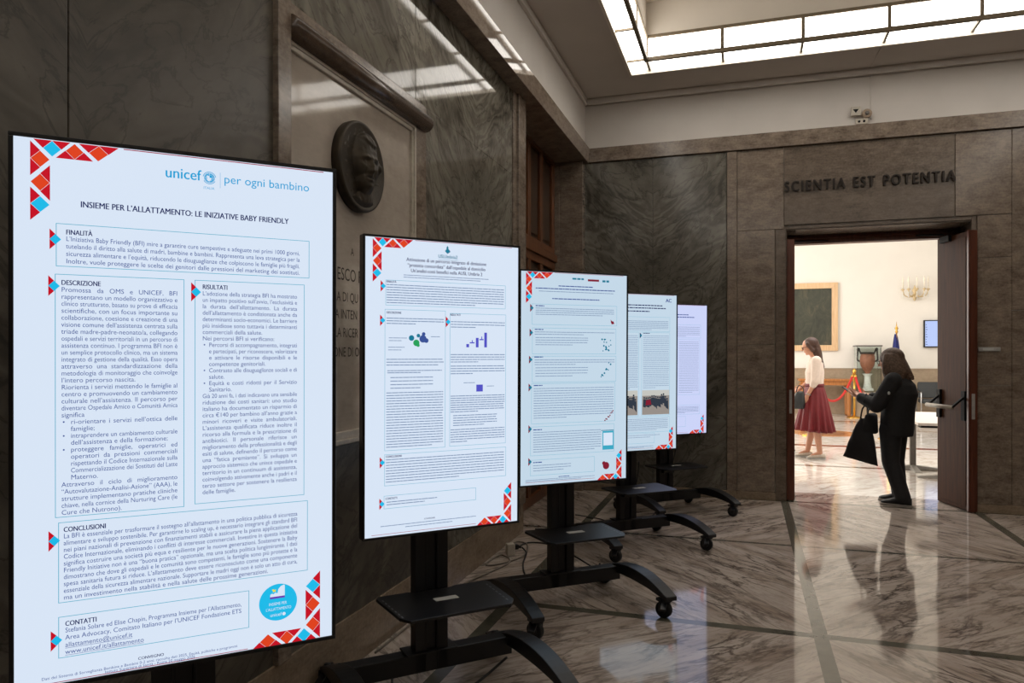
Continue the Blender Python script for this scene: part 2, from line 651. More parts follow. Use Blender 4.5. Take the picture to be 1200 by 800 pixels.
for k in range(ny + 1):
    ya = IY0 + k * dy
    for x0, x1, xx in ((IX0 - .012, IX0 + .012, OX0 + .028), (IX1 - .012, IX1 + .012, OX1 - .028)):
        fr.box(x0, x1, ya - .014, ya + .014, ZB, ZT)
        fr.box(min(x0, xx), max(x1, xx), ya - .01, ya + .01, ZB + .005, ZB + .035)
for x in (OX0 + .03, IX0 - .03):
    pass
for cx, cy_ in ((0, 0), (0, 1), (1, 0), (1, 1)):
    x0, x1 = ((OX0 + .03, IX0 - .03), (IX1 + .03, OX1 - .03))[cx]
    y0, y1 = ((OY0 + .03, IY0 - .03), (IY1 + .03, OY1 - .03))[cy_]
    panel(x0, x1, y0, y1, ZB + .02, ZB + .03)
for z0, z1 in ((ZB - .005, ZB + .03), (ZT, ZT + .03)):
    fr.box(IX0 - .02, IX1 + .02, IY1 - .014, IY1 + .02, z0, z1)
    fr.box(IX0 - .02, IX1 + .02, IY0 - .02, IY0 + .014, z0, z1)
    fr.box(IX0 - .02, IX0 + .014, IY0, IY1, z0, z1)
    fr.box(IX1 - .014, IX1 + .02, IY0, IY1, z0, z1)
fr.build('metal_frame', M['bronze_frame'], cove)

# left wall
NY = 5.80                     # where the niche begins
wl = MB()
wl.box(-2.2, -1.83, -4.2, NY, 0, ZC)
wl.box(-2.2, -2.06, NY, 8.2, 0, ZC)
wl.box(-2.06, -1.69, NY, 8.2, 3.66, ZC)
wl.box(-1.83, -1.69, -4.2, NY, 3.61, ZC)
wl = struct(wl.build('wall_left', M['plaster']))


def slab(name, mat, x0, x1, y0, y1, z0, z1, parent, bev=.003):
    q = MB()
    q.box(x0, x1, y0, y1, z0, z1)
    return q.build(name, M[mat], parent, bev)


g = .0015
XI, ZS, ZW = -1.83, 0.2482, 3.605
slab('marble_slab', 'wall_marble_dark', XI, XL, -4.2, 1.5241 - g, ZS, ZW, wl)
slab('marble_slab', 'wall_marble_dark', XI, XL, 1.5241 + g, 2.4343, ZS, ZW, wl)
slab('pilaster_strip', 'brown_stone', XI, XL + .025, 2.4343, 2.5209, ZS, ZW, wl)
slab('marble_slab', 'wall_marble_left', XI, XL, 2.5209, 3.7332 - g, 2.9279, ZW, wl)
slab('stone_strip', 'brown_stone', XI, XL + .004, 2.5209, 3.8679, 2.8605, 2.9279, wl)
slab('marble_slab', 'wall_marble_left', XI, XL, 3.7332 + g, 5.5132, 2.9279, ZW, wl)
slab('marble_slab', 'wall_marble_left', XI, XL, 3.8679, 5.5132, ZS, 2.9279, wl)
slab('stone_strip', 'brown_stone', XI, XL + .004, 3.738, 3.8679, ZS, 2.8605, wl)
slab('marble_slab', 'wall_marble_dark', XI, XL, 2.5209, 3.738, ZS, 1.0661, wl)
slab('pilaster_strip', 'brown_stone', XI, XL + .012, 5.5132, 5.5998, ZS, ZW, wl)
slab('pilaster_strip', 'brown_stone', XI, XL + .03, 5.6036, NY, ZS, ZW, wl)
# rounded dark lintel over the plaque
q = MB()
q.cyl((XL + .012, 2.5209, 2.8201), (XL + .012, 3.8486, 2.8201), .048, n=20)
q.build('rounded_lintel', M['dark_torus'], wl)
# skirting
q = MB()
q.box(XI, XL + .006, -4.2, NY + .01, 0, ZS)
struct(q.build('baseboard_left', M['base_stone'], None, .004))
# projecting stone band under the frieze
q = MB()
# its polished face leans out a little towards the top edge
q.prism([(-1.83, 3.602), (-1.647, 3.602), (-1.630, 3.752), (-1.83, 3.752)], -4.2, 8.2, lambda u, v, w_: (u, w_, v))
q.box(-2.06, -1.832, NY, 8.2, 3.602, 3.70)
struct(q.build('trim_1', M['band_stone'], None, .003))
# cornice strip along the ceiling
q = MB()
q.box(-1.69, -1.655, -4.2, YB, 4.235, ZC)
q.box(-1.655, 4.4, YB - .035, YB, 4.235, ZC)
struct(q.build('trim_2', M['plaster'], None, .006))
# niche: timber door in a deep reveal
q = MB()
q.box(-2.06, -1.95, 7.74, 8.2, 0, 3.62)
q.box(-1.95, -1.69, 7.74, 8.2, 0, 3.60)
struct(q.build('trim_3', M['brown_stone'], None, .004))
nd = struct(empty('door_2', '', 'door', (-2.06, NY, 0)))
del nd['label'], nd['category']
q = MB()
q.box(0, .02, 0, 1.94, 0, 3.66)
q.build('backing_panel', M['niche_panel'], nd)
q = MB()
for y in (0, .485, .92, .975, 1.37, 1.85):
    q.box(.02, .055, y, y + .09 if y not in (.92, .975) else y + .045, 0, 3.66)
for z in (0, .95, 2.42, 2.55, 3.57):
    q.box(.02, .06, 0, 1.94, z, z + .1)
q.box(.02, .085, 0, 1.94, 2.50, 2.58)
q.build('stile_and_rail', M['niche_wood'], nd, .006)
q = MB()
for (y0, y1) in ((.09, .485), (.575, .92), (1.02, 1.37), (1.46, 1.85)):
    for z0, z1 in ((.1, .95), (1.05, 2.42), (2.65, 3.57)):
        q.box(.02, .034, y0 + .04, y1 - .04, z0 + .05, z1 - .05)
q.build('raised_panel', M['niche_panel'], nd, .008)

# back wall
wb = MB()
T0, T1 = .40, 2.05           # doorway
wb.box(-2.2, T0 - .02, 7.88, 8.40, 0, 6.2)
wb.box(T1 + .02, 4.6, 7.88, 8.40, 0, 6.2)
wb.box(T0 - .02, T1 + .02, 7.88, 8.40, 2.77, 6.2)
wb = struct(wb.build('wall_back', M['plaster']))


def bslab(name, mat, x0, x1, z0, z1, out=0.0, dark=False):
    return slab(name, mat, x0, x1, YB - out, 7.88, z0, z1, wb)


bslab('marble_slab', 'wall_marble_back', -1.69, -.947 - g, .08, 3.595)
bslab('marble_slab', 'wall_marble_back', -.947 + g, -.186, .08, 3.595)
bslab('pilaster_strip', 'brown_stone', -.183, -.085, .08, 3.595, .014)
for z0, z1 in ((.08, 1.14), (1.14, 1.588), (1.588, 2.767), (2.767, 3.595)):
    bslab('stone_slab', 'brown_stone', -.082, .284 if z0 < 2.7 else .37, z0 + g, z1 - g)
bslab('door_surround', 'brown_stone_dark', .29, T0 - .01, 0, 2.80, -.012)
bslab('door_surround', 'brown_stone_dark', T1 - .01, T1 + .03, 0, 2.80, -.012)
bslab('door_surround', 'brown_stone_dark', T0 - .01, T1 - .01, 2.765, 2.80, -.012)
bslab('inscription_slab', 'brown_stone_dark', .373, 1.897, 2.803, 3.595)
for (x0, x1, z0, z1) in ((1.9, 2.365, 2.803, 3.595), (T1 + .033, 2.365, .08, 1.2), (T1 + .033, 2.365, 1.2, 2.40), (T1 + .033, 2.365, 2.40, 2.80),
                         (2.365, 3.3, .08, 1.9), (2.365, 3.3, 1.9, 3.595), (3.3, 4.4, .08, 1.9), (3.3, 4.4, 1.9, 3.595)):
    bslab('stone_slab', 'brown_stone', x0 + g, x1 - g, z0 + g, z1 - g)
q = MB()
q.box(-1.69, -.086, YB - .012, 7.88, 0, .08)
q.box(-.086, .29, YB - .012, 7.88, 0, .08)
q.box(T1 + .03, 4.4, YB - .012, 7.88, 0, .08)
struct(q.build('baseboard_back', M['base_stone'], None, .003))
q = MB()
q.box(-1.645, 4.4, YB - .03, 7.88, 3.60, 3.752)
struct(q.build('trim_4', M['brown_stone'], None, .003))
# doorway lining and overhead timber bar
q = MB()
q.box(T0 - .02, T0, 7.88, 8.40, 0, 2.765)
q.box(T1, T1 + .02, 7.88, 8.40, 0, 2.765)
q.box(T0, T1, 7.88, 8.40, 2.755, 2.77)
struct(q.build('trim_5', M['brown_stone_dark']))
q = MB()
q.box(T0, T1, 8.28, 8.40, 2.665, 2.755)
q.box(T0, T1, 8.26, 8.28, 2.715, 2.735)
q.box(T0, .49, 8.34, 8.40, 0, 2.665)
q.box(1.88, T1, 8.34, 8.40, 0, 2.665)
struct(q.build('trim_6', M['door_edge'], None, .003))

# the two leaves, swung open towards the hall
dl = struct(empty('door_1', '', 'door', (.475, 8.33, 0)))
del dl['label'], dl['category']
q = MB()
q.box(-.072, 0, -.45, 0, .01, 2.66)
q.build('door_leaf', M['door_wood'], dl, .003)
q = MB()
q.box(-.075, -.003, -.462, -.45, .01, 2.66)
q.box(-.066, -.05, -.467, -.462, .01, 2.66)
q.build('edge_moulding', M['door_edge'], dl, .002)
q = MB()
q.box(-.052, -.026, -.471, -.462, .89, 1.13)
q.build('lock_plate', M['steel'], dl, .002)
q = MB()
q.box(-.05, -.02, -.44, -.43, 2.62, 2.64)
q.bar((.01, -.25, 2.68), (.03, -.02, 2.70), .02, .02)
q.bar((0.0, -.25, 2.67), (.35, -.05, 2.69), .014, .014)
q.build('door_closer', M['dark_trim'], dl)

ang = math.atan2(2.012 - 1.855, 8.32 - 7.80)
dr = struct(empty('door_3', '', 'door', (1.855, 8.32, 0), ang))
del dr['label'], dr['category']
LL = math.hypot(2.012 - 1.855, 8.32 - 7.80)
# local -y runs from the hinge to the free edge, +x is the far face
q = MB()
q.box(0, .055, -LL + .02, 0, .01, 2.655)
q.box(-.006, 0, -LL + .06, -.04, .05, 2.61)
q.build('door_leaf', M['door_wood'], dr, .003)
q = MB()
q.box(-.022, .06, -LL - .012, -LL + .02, .01, 2.66)
q.box(-.01, .03, -LL - .02, -LL - .012, .01, 2.66)
q.build('edge_moulding', M['door_edge'], dr, .002)
q = MB()
q.box(.0, .03, -LL - .026, -LL - .02, .88, 1.12)
q.build('lock_plate', M['steel'], dr, .002)
q = MB()
for y in (-.06, -LL + .07):
    q.box(-.03, 0, y - .03, y + .03, .86, 1.14)
    q.bar((-.01, y, 1.09), (-.14, y - .01, .985), .028, .02)
q.build('panic_bar_arm', M['dark_trim'], dr, .003)
q = MB()
q.cyl((-.14, -.06, .985), (-.14, -LL + .05, .985), .02)
q.build('panic_bar_handle', M['grip_grey'], dr)
q = MB()
q.bar((-.02, -.15, 2.68), (-.22, 0.0, 2.70), .016, .016)
q.box(-.035, -.005, -.25, -.1, 2.60, 2.66)
q.build('door_closer', M['dark_trim'], dr)

# right and near walls of the hall (outside the frame, they close the room)
q = MB()
q.box(4.4, 4.6, -4.2, 8.2, 0, ZC)
struct(q.build('wall_right', M['brown_stone']))
q = MB()
q.box(-2.2, 4.6, -4.4, -4.2, 0, ZC)
struct(q.build('wall_near', M['brown_stone']))

# far room
YF = 20.0
q = MB()
q.box(-3.6, 9.4, YF, YF + .2, 0, 6.2)
fw = struct(q.build('wall_far', M['far_plaster']))
q = MB()
q.box(-3.6, 9.4, YF - .03, YF, 0, 1.165)
q.box(-3.6, 9.4, YF - .045, YF, 1.13, 1.165)
struct(q.build('trim_7', M['wainscot_stone'], None, .003))
for nm, x0, x1 in (('wall_far_left', -3.8, -3.6), ('wall_far_right', 9.4, 9.6)):
    q = MB()
    q.box(x0, x1, 8.4, 20.2, 0, 6.2)
    struct(q.build(nm, M['far_plaster']))
q = MB()
q.box(-3.8, 9.6, 8.4, 20.2, 6.2, 6.3)
struct(q.build('ceiling', M['far_plaster']))
q = MB()
q.box(4.6, 9.4, 8.2, 8.4, 0, 6.2)
q.box(-3.6, -2.2, 8.2, 8.4, 0, 6.2)
struct(q.build('wall_far_near', M['far_plaster']))
# oval of coloured marble set into the far floor
q = MB()
q.lathe([(.62, 0.0), (.62, .002)], (1.42, 15.0, 0), 48, False)
q.slot = 1
q.lathe([(.42, 0.002), (.42, .003)], (1.42, 15.0, 0), 48, False)
stone('inlay_orange', rgb(176, 110, 64), rgb(206, 148, 96), .15, 5)
stone('inlay_brown', rgb(120, 76, 50), rgb(170, 110, 70), .15, 5)
struct(q.build('trim_8', [M['inlay_orange'], M['inlay_brown']]))

# ------------------------------------------------------------------ lettering
_gc = {}
_fc = bpy.data.curves.new('glyph_curve', 'FONT')
_fc.resolution_u = 3
_fo = bpy.data.objects.new('glyph_probe', _fc)
COL.objects.link(_fo)


def _mesh(body, offset=0.0):
    _fc.body = body
    _fc.offset = offset
    _fo.update_tag()
    bpy.context.view_layer.update()
    ev = _fo.evaluated_get(bpy.context.evaluated_depsgraph_get())
    me = ev.to_mesh()
    vs_ = [(v.co.x, v.co.y) for v in me.vertices]
    fs = [tuple(p.vertices) for p in me.polygons]
    ev.to_mesh_clear()
    return vs_, fs


def glyph(ch, off=0.0):
    off = 0.0
    key = (ch, off)
    if key not in _gc:
        if ch == ' ':
            a = max(x for x, y in _mesh('n n')[0]) - max(x for x, y in _mesh('nn')[0])
            _gc[key] = ([], [], a)
        else:
            v, f = _mesh(ch, off)
            x2 = max(x for x, y in _mesh(ch + '|')[0]) if True else 0
            x1 = max(x for x, y in _mesh('|')[0])
            _gc[key] = (v, f, x2 - x1)
    return _gc[key]


def text_width(s, off=0.0):
    return sum(glyph(c, off)[2] for c in s)


class Ink:
    """flat lettering in (u, v) coordinates gathered for one mesh; v runs down"""

    def __init__(self):
        self.m = MB()

    def word(self, s, u, v, size, hs=1.0, off=0.0, track=0.0, slant=0.0, rot=0.0):
        c, sn = math.cos(rot), math.sin(rot)
        x = 0.0
        for ch in s:
            gv, gf, adv = glyph(ch)
            if gv:
                for sh in ((-off, off) if off > 0 else (0,)):
                    P = []
                    for px, py in gv:
                        a = (x + px + sh * 1.6) * size * hs + py * size * slant
                        d = py * size
                        P.append((u + a * c - d * sn, v - (a * sn + d * c)))
                    self.m.add([(p[0], 0, p[1]) for p in P], gf)
            x += adv + track
        return x * size * hs

    def line(self, s, u, v, size, width=None, align='L', hs=1.0, off=0.0, just=False, track=0.0):
        s_ = s.strip()
        wd = (text_width(s_, off) + track * len(s_)) * size * hs
        if width and wd > width:
            hs *= width / wd
            wd = width
        if just and width and ' ' in s_:
            ws = s_.split(' ')
            tot = sum(text_width(q, off) for q in ws) * size * hs
            gap = (width - tot) / (len(ws) - 1)
            x = u
            for q in ws:
                self.word(q, x, v, size, hs, off)
                x += text_width(q, off) * size * hs + gap
            return
        if align == 'C':
            u = u - wd / 2
        elif align == 'R':
            u = u - wd
        self.word(s_, u, v, size, hs, off, track)

    def block(self, *a_, **k_):
        part_ = Ink()
        part_._block(*a_, **k_)
        part_.out('text_block', 'ink_blue', self.disp, .0011)

    def _block(self, lines, u, v, pitch, size, width, indent=.018):
        full = [l for l in lines if not l.endswith('~')]
        for k, l in enumerate(lines):
            last = l.endswith('~')
            l = l.rstrip('~')
            uu, ww = u, width
            if l.startswith('*'):
                self.word('•', u + .002, v + k * pitch, size)
                l = l[1:]
                uu, ww = u + indent, width - indent
            elif l.startswith('>'):
                l = l[1:]
                uu, ww = u + indent, width - indent
            self.line(l, uu, v + k * pitch, size, ww, hs=.96, just=not last)

    def bars(self, u0, u1, v, h, last=1.0, seed=0):
        """a line of lettering too small to read: word-length strokes"""
        rnd = random.Random(int(u0 * 9973) + int(v * 99991) + seed)
        x = u0
        end = u0 + (u1 - u0) * last
        while x < end - .004:
            L = rnd.uniform(.010, .034)
            L = min(L, end - x)
            self.rect(x, v - h, x + L, v)
            x += L + h * .5

    def rect(self, u0, v0, u1, v1):
        self.m.add([(u0, 0, v0), (u1, 0, v0), (u1, 0, v1), (u0, 0, v1)], [(0, 1, 2, 3)])

    def poly(self, pts):
        self.m.add([(u, 0, v) for u, v in pts], [tuple(range(len(pts)))])

    def frame(self, u0, v0, u1, v1, t_=.0012):
        self.rect(u0, v0, u1, v0 + t_)
        self.rect(u0, v1 - t_, u1, v1)
        self.rect(u0, v0, u0 + t_, v1)
        self.rect(u1 - t_, v0, u1, v1)

    def disc(self, u, v, r, n=28, rv=None):
        rv = rv or r
        self.poly([(u + r * math.cos(2 * PI * i / n), v + rv * math.sin(2 * PI * i / n)) for i in range(n)])

    def ring(self, u, v, r, t_, n=28, a0=0, a1=2 * PI):
        for i in range(n):
            p, q_ = a0 + (a1 - a0) * i / n, a0 + (a1 - a0) * (i + 1) / n
            self.poly([(u + r * math.cos(p), v + r * math.sin(p)), (u + r * math.cos(q_), v + r * math.sin(q_)),
                       (u + (r - t_) * math.cos(q_), v + (r - t_) * math.sin(q_)), (u + (r - t_) * math.cos(p), v + (r - t_) * math.sin(p))])

    def out(self, name, mat, parent, lift):
        """onto a display: u -> x, v -> -z, lifted `lift` in front of the glass"""
        m = self.m
        m.v = [(x - .356, -lift, -z) for x, y, z in m.v]
        return m.build(name, mat if not isinstance(mat, str) else M[mat], parent)


# ------------------------------------------------------------------ display stands
TOPZ = 1.475 + .489
PW, PH = .712, 1.232


def caster(root, x, y):
    q = MB()
    ax = Vector((math.cos(.5), math.sin(.5), 0))
    c = Vector((x, y, .047))
    q.cyl(c - ax * .016, c + ax * .016, .047, n=24)
    o = q.build('caster', M['rubber'], root, .004)
    q = MB()
    q.cyl(c - ax * .026, c + ax * .026, .022, n=16)
    side = Vector((0, 0, 1)).cross(ax)
    for s_ in (-1, 1):
        q.bar(c + ax * .024 * s_, c + ax * .024 * s_ + Vector((0, 0, .055)) - side * .006, .008, .05, (1, 0, 0))
    q.box(x - .032, x + .032, y - .032, y + .032, .092, .108)
    q.cyl((x, y, .096), (x, y, .118), .014)
    q.build('caster_fork', M['black_metal'], o)
    q = MB()
    q.bar((x - .02, y - .03, .09), (x - .055, y - .07, .07), .03, .01)
    q.build('brake_lever', M['black_plastic'], o)


def make_stand(px, py, yaw, label, paper):
    ya = math.radians(yaw)
    rt = Vector((math.cos(ya), math.sin(ya), 0))
    loc = Vector((px, py, 0)) - rt * PW / 2
    root = empty('display_stand', label, 'screen', loc, ya, 'upright poster screens on wheeled stands')
    # legs: arched plates front to back, front is -y
    for s_ in (-1, 1):
        q = MB()
        R = []
        for k in range(19):
            f = k / 18
            y = -.365 + f * .765
            e_ = (y + .02) / .37
            zt_ = .205 - .085 * e_ * e_
            th = .018 + .05 * max(0, 1 - e_ * e_)
            hw = .036 + .006 * max(0, 1 - abs(e_))
            x = s_ * .41
            R.append([(x - hw, y, zt_ - th), (x + hw, y, zt_ - th), (x + hw, y, zt_), (x - hw, y, zt_)])
        q.loft(R, True, False)
        lg = q.build('leg', M['black_metal'], root, .004)
        caster(root, s_ * .40, -.305)
        caster(root, s_ * .41, .37)
    q = MB()
    q.box(-.40, .40, .16, .235, .085, .168)
    q.box(-.12, .12, .145, .25, .168, .178)
    q.build('crossbar', M['black_metal'], root, .004)
    q = MB()
    for x0, x1 in ((-.076, -.022), (.022, .076)):
        q.box(x0, x1, .16, .225, .09, 1.62)
    q.box(-.022, .022, .172, .222, .09, 1.62)
    q.box(-.03, -.026, .157, .16, .09, 1.62)
    q.box(.026, .03, .157, .16, .09, 1.62)
    q.build('column', M['black_metal'], root, .004)
    # equipment shelf
    q = MB()
    P = [(-.245, .165), (-.26, .14), (-.245, -.12), (-.215, -.17), (.225, -.17), (.26, -.12), (.272, .14), (.258, .165), (.11, .165), (.085, .15), (-.085, .15), (-.11, .165)]
    q.prism(P, .435, .447, lambda u, v, w_: (u, v, w_))
    q.box(-.06, .06, .12, .16, .36, .435)
    q.slot = 1
    for s_ in (-1, 1):
        for k in range(7):
            y = -.125 + k * .036
            q.add([(s_ * (.228 + .0018 * k), y, .4476), (s_ * (.234 + .0018 * k), y, .4476), (s_ * (.234 + .0018 * k), y + .02, .4476), (s_ * (.228 + .0018 * k), y + .02, .4476)], [(0, 1, 2, 3)])
    sh = q.build('equipment_shelf', [M['black_metal'], M['slot_grey']], root, .002)
    q = MB()
    q.box(-.045, .06, -.005, .035, .4472, .4482)
    q.build('shelf_sticker', M['paper'], sh)
    q = MB()
    q.box(-.2, .2, .06, .16, 1.20, 1.24)
    q.box(-.2, .2, .06, .16, 1.48, 1.52)
    q.box(-.2, -.16, .052, .085, 1.12, 1.60)
    q.box(.16, .2, .052, .085, 1.12, 1.60)
    q.build('wall_bracket', M['black_metal'], root, .003)
    # display panel
    q = MB()
    bz = .0095
    q.box(-PW / 2, PW / 2, .001, .048, -PH, 0)
    q.box(-PW / 2, PW / 2, -.004, .001, -bz, 0)
    q.box(-PW / 2, PW / 2, -.004, .001, -PH, -PH + bz)
    q.box(-PW / 2, -PW / 2 + bz, -.004, .001, -PH + bz, -bz)
    q.box(PW / 2 - bz, PW / 2, -.004, .001, -PH + bz, -bz)
    disp = q.build('display', M['black_plastic'], root, .0015)
    disp.location = (0, 0, TOPZ)
    disp.rotation_euler = (.0086, 0, 0)
    i = Ink()
    i.rect(bz, bz, PW - bz, PH - bz)
    i.out('lit_screen', paper, disp, 0.0002)
    return root, disp


def corner_pattern(disp, flip):
    red, ora, cy = Ink(), Ink(), Ink()

    def tri(base0, base1, apex, col):
        m = ((base0[0] + base1[0]) / 2, (base0[1] + base1[1]) / 2)
        s0 = ((base0[0] + apex[0]) / 2, (base0[1] + apex[1]) / 2)
        s1 = ((base1[0] + apex[0]) / 2, (base1[1] + apex[1]) / 2)
        T = (lambda p: (PW - p[0], PH + .006 - p[1])) if flip else (lambda p: p)
        gg = .012
        red.poly([T(base0), T(m), T(s0)])
        red.poly([T(m), T(base1), T(s1)])
        D = [m, s1, apex, s0]
        cx = sum(p[0] for p in D) / 4
        cyy = sum(p[1] for p in D) / 4
        D = [(cx + (p[0] - cx) * .95, cyy + (p[1] - cyy) * .95) for p in D]
        (cy if col == 'c' else ora).poly([T(p) for p in D])

    tri((.046, .011), (.116, .011), (.081, .047), 'c')
    tri((.088, .048), (.160, .048), (.124, .012), 'o')
    tri((.132, .011), (.211, .011), (.170, .047), 'o')
    tri((.040, .016), (.040, .092), (.077, .054), 'o')
    tri((.077, .066), (.077, .145), (.040, .1055), 'o')
    tri((.040, .117), (.040, .190), (.077, .154), 'c')
    m = MB()
    for k, i in enumerate((red, ora, cy)):
        m.slot = k
        m.add([(x - .356, -.0008, -z) for x, y, z in i.m.v], i.m.f)
    return m.build('corner_triangle_pattern', [M['ink_red'], M['ink_orange'], M['ink_cyan']], disp)


def marker(disp, u, v, second='ink_red', cyn='ink_cyan'):
    """small triangle pointing right, base at u, centred on v"""
    h_, w_ = .023, .022
    m = MB()
    P = {'a': (u, v - h_), 'b': (u, v + h_), 'p': (u + w_, v), 'm': (u, v)}
    s0 = (u + w_ / 2, v - h_ / 2)
    s1 = (u + w_ / 2, v + h_ / 2)
    for tri, sl in ((((u, v - h_), (u, v), s0), 0), (((u, v), (u, v + h_), s1), 0), (((u, v), s0, (u + w_, v), s1), 1)):
        m.slot = sl
        m.add([(p[0] - .356, -.0010, -p[1]) for p in tri], [tuple(range(len(tri)))])
    m.build('section_marker', [M[second], M[cyn]], disp)


def box_outline(disp, u0, v0, u1, v1, t_=.0013, mat='ink_line'):
    i = Ink()
    i.frame(u0, v0, u1, v1, t_)
    i.out('text_box_outline', mat, disp, .0006)


def rule(disp, u0, u1, v, t_=.002):
    i = Ink()
    i.rect(u0, v, u1, v + t_)
    i.out('poster_rule', 'ink_crimson', disp, .0006)


# ---- nearest screen: the readable poster
r1, d1 = make_stand(-1.021, 1.662, 45.1, 'nearest and largest upright screen, with a readable poster headed in blue, at far left', 'lit_white')
corner_pattern(d1, False)
corner_pattern(d1, True)
rule(d1, .221, .679, .011)
rule(d1, .05, .494, 1.219, .0016)
i = Ink()
i.line('INSIEME PER L’ALLATTAMENTO: LE INIZIATIVE BABY FRIENDLY', .135, .1535, .0195, .456, hs=1.05, off=.016, just=False)
for s_, u, v in (('FINALITÀ', .107, .217), ('DESCRIZIONE', .098, .330), ('RISULTATI', .389, .327), ('CONCLUSIONI', .102, .884), ('CONTATTI', .105, 1.096)):
    j_ = Ink()
    j_.line(s_, u, v, .0158, hs=.78, off=.018)
    j_.out('section_heading', 'ink_navy', d1, .0012)
j_ = Ink()
j_.line('CONVEGNO', .278, 1.2005, .0095, align='C', off=.012)
j_.out('footer_heading', 'ink_navy', d1, .0012)
i.out('poster_heading', 'ink_navy', d1, .0012)
i = Ink()
i.disp = d1
i.block(['L’Iniziativa Baby Friendly (BFI) mire a garantire cure tempestive e adeguate nei primi 1000 giorni,',
         'tutelando il diritto alla salute di madri, bambine e bambini. Rappresenta una leva strategica per la',
         'sicurezza alimentare e l’equità, riducendo le disuguaglianze che colpiscono le famiglie più fragili.',
         'Inoltre, vuole proteggere le scelte dei genitori dalle pressioni del marketing dei sostituti.~'], .107, .2315, .0166, .0152, .512)
i.block(['Promossa da OMS e UNICEF, BFI', 'rappresentano un modello organizzativo e', 'clinico strutturato, basato su prove di efficacia',
         'scientifiche, con un focus importante su', 'collaborazione, coesione e creazione di una', 'visione comune dell’assistenza centrata sulla',
         'triade madre-padre-neonato/a, collegando', 'ospedali e servizi territoriali in un percorso di', 'assistenza continuo. l programma BFI non è',
         'un semplice protocollo clinico, ma un sistema', 'integrato di gestione della qualità. Esso opera', 'attraverso una standardizzazione della',
         'metodologia di monitoraggio che coinvolge', 'l’intero percorso nascita.~', 'Riorienta i servizi mettendo le famiglie al',
         'centro e promuovendo un cambiamento', 'culturale nell’assistenza. Il percorso per', 'diventare Ospedale Amico o Comunità Amica', 'significa~',
         '*ri-orientare i servizi nell’ottica delle', '>famiglie;~', '*intraprendere un cambiamento culturale', '>dell’assistenza e della formazione;~',
         '*proteggere famiglie, operatrici ed', '>operatori da pressioni commerciali', '>rispettando il Codice Internazionale sulla',
         '>Commercializzazione dei Sostituti del Latte', '>Materno.~', 'Attraverso il ciclo di miglioramento', '“Autovalutazione-Analisi-Azione” (AAA), le',
         'strutture implementano pratiche cliniche', 'chiave, nella cornice della Nurturing Care (le', 'Cure che Nutrono).~'], .098, .3455, .01562, .0152, .2365)
i.block(['L’adozione della strategia BFI ha mostrato', 'un impatto positivo sull’avvio, l’esclusività e', 'la durata dell’allattamento. La durata',
         'dell’allattamento è condizionata anche da', 'determinanti socio-economici. Le barriere', 'più insidiose sono tuttavia i determinanti',
         'commerciali della salute.~', 'Nei percorsi BFI si verificano:~', '*Percorsi di accompagnamento, integrati', '>e partecipati, per riconoscere, valorizzare',
         '>e attivare le risorse disponibili e le', '>competenze genitoriali.~', '*Contrasto alle disuguaglianze sociali e di', '>salute.~',
         '*Equità e costi ridotti per il Servizio', '>Sanitario.~', 'Già 20 anni fa, i dati indicavano una sensibile', 'riduzione dei costi sanitari: uno studio',
         'italiano ha documentato un risparmio di', 'circa €140 per bambino all’anno grazie a', 'minori ricoveri e visite ambulatoriali.',
         'L’assistenza qualificata riduce inoltre il', 'ricorso alla formula e la prescrizione di', 'antibiotici. Il personale riferisce un',
         'miglioramento della professionalità e degli', 'esiti di salute, definendo il percorso come', 'una “fatica premiante”. Si sviluppa un',
         'approccio sistemico che unisce ospedale e', 'territorio in un continuum di assistenza,', 'coinvolgendo attivamente anche i padri e il',
         'terzo settore per sostenere la resilienza', 'delle famiglie.~'], .389, .3425, .01555, .0146, .2235, .0145)
i.block(['La BFI è essenziale per trasformare il sostegno all’allattamento in una politica pubblica di sicurezza',
         'alimentare e sviluppo sostenibile. Per garantirne lo scaling up, è necessario integrare gli standard BFI',
         'nei piani nazionali di prevenzione con finanziamenti stabili e assicurare la piena applicazione del',
         'Codice Internazionale, eliminando i conflitti di interesse commerciali. Investire in questa iniziativa',
         'significa costruire una società più equa e resiliente per le nuove generazioni. Sostenere la Baby',
         'Friendly Initiative non è una “buona pratica” opzionale, ma una scelta politica lungimirante. I dati',
         'dimostrano che dove gli ospedali e le comunità sono competenti, le famiglie sono più protette e la',
         'spesa sanitaria futura si riduce. L’allattamento deve essere riconosciuto come una componente',
         'essenziale della sicurezza alimentare nazionale. Supportare le madri oggi non è solo un atto di cura,',
         'ma un investimento nella stabilità e nella salute delle prossime generazioni.~'], .102, .8985, .0153, .0152, .512)
i.block(['Stefania Solare ed Elise Chapin, Programma Insieme per l’Allattamento,', 'Area Advocacy, Comitato Italiano per l’UNICEF Fondazione ETS~'], .105, 1.1105, .0163, .0152, .374)
i.line('allattamento@unicef.it', .105, 1.1435, .0152, hs=.96)
i.line('www.unicef.it/allattamento', .105, 1.1595, .0152, hs=.96)
wa = text_width('allattamento@unicef.it') * .0152 * .96
wc = text_width('www.unicef.it/allattamento') * .0152 * .96
i.rect(.105, 1.1455, .105 + wa, 1.1463)
i.rect(.105, 1.1615, .105 + wc, 1.1623)
i.out('contact_links', 'ink_blue', d1, .0011)
i = Ink()
i.line('Dati del Sistema di Sorveglianza Bambine e Bambini 0-2 anni: raccolta dati 2025. Equità, politiche e programmi', .06, 1.2105, .0092, .437)
i.line('Istituto Superiore di Sanità - Roma 20 maggio 2026', .278, 1.2185, .0092, .195, align='C')
i.out('footer_text', 'ink_blue', d1, .0011)
for bx in ((.088, .193, .643, .289), (.086, .306, .349, .851), (.372, .306, .631, .847), (.092, .862, .640, 1.043), (.092, 1.074, .497, 1.167)):
    box_outline(d1, *bx)
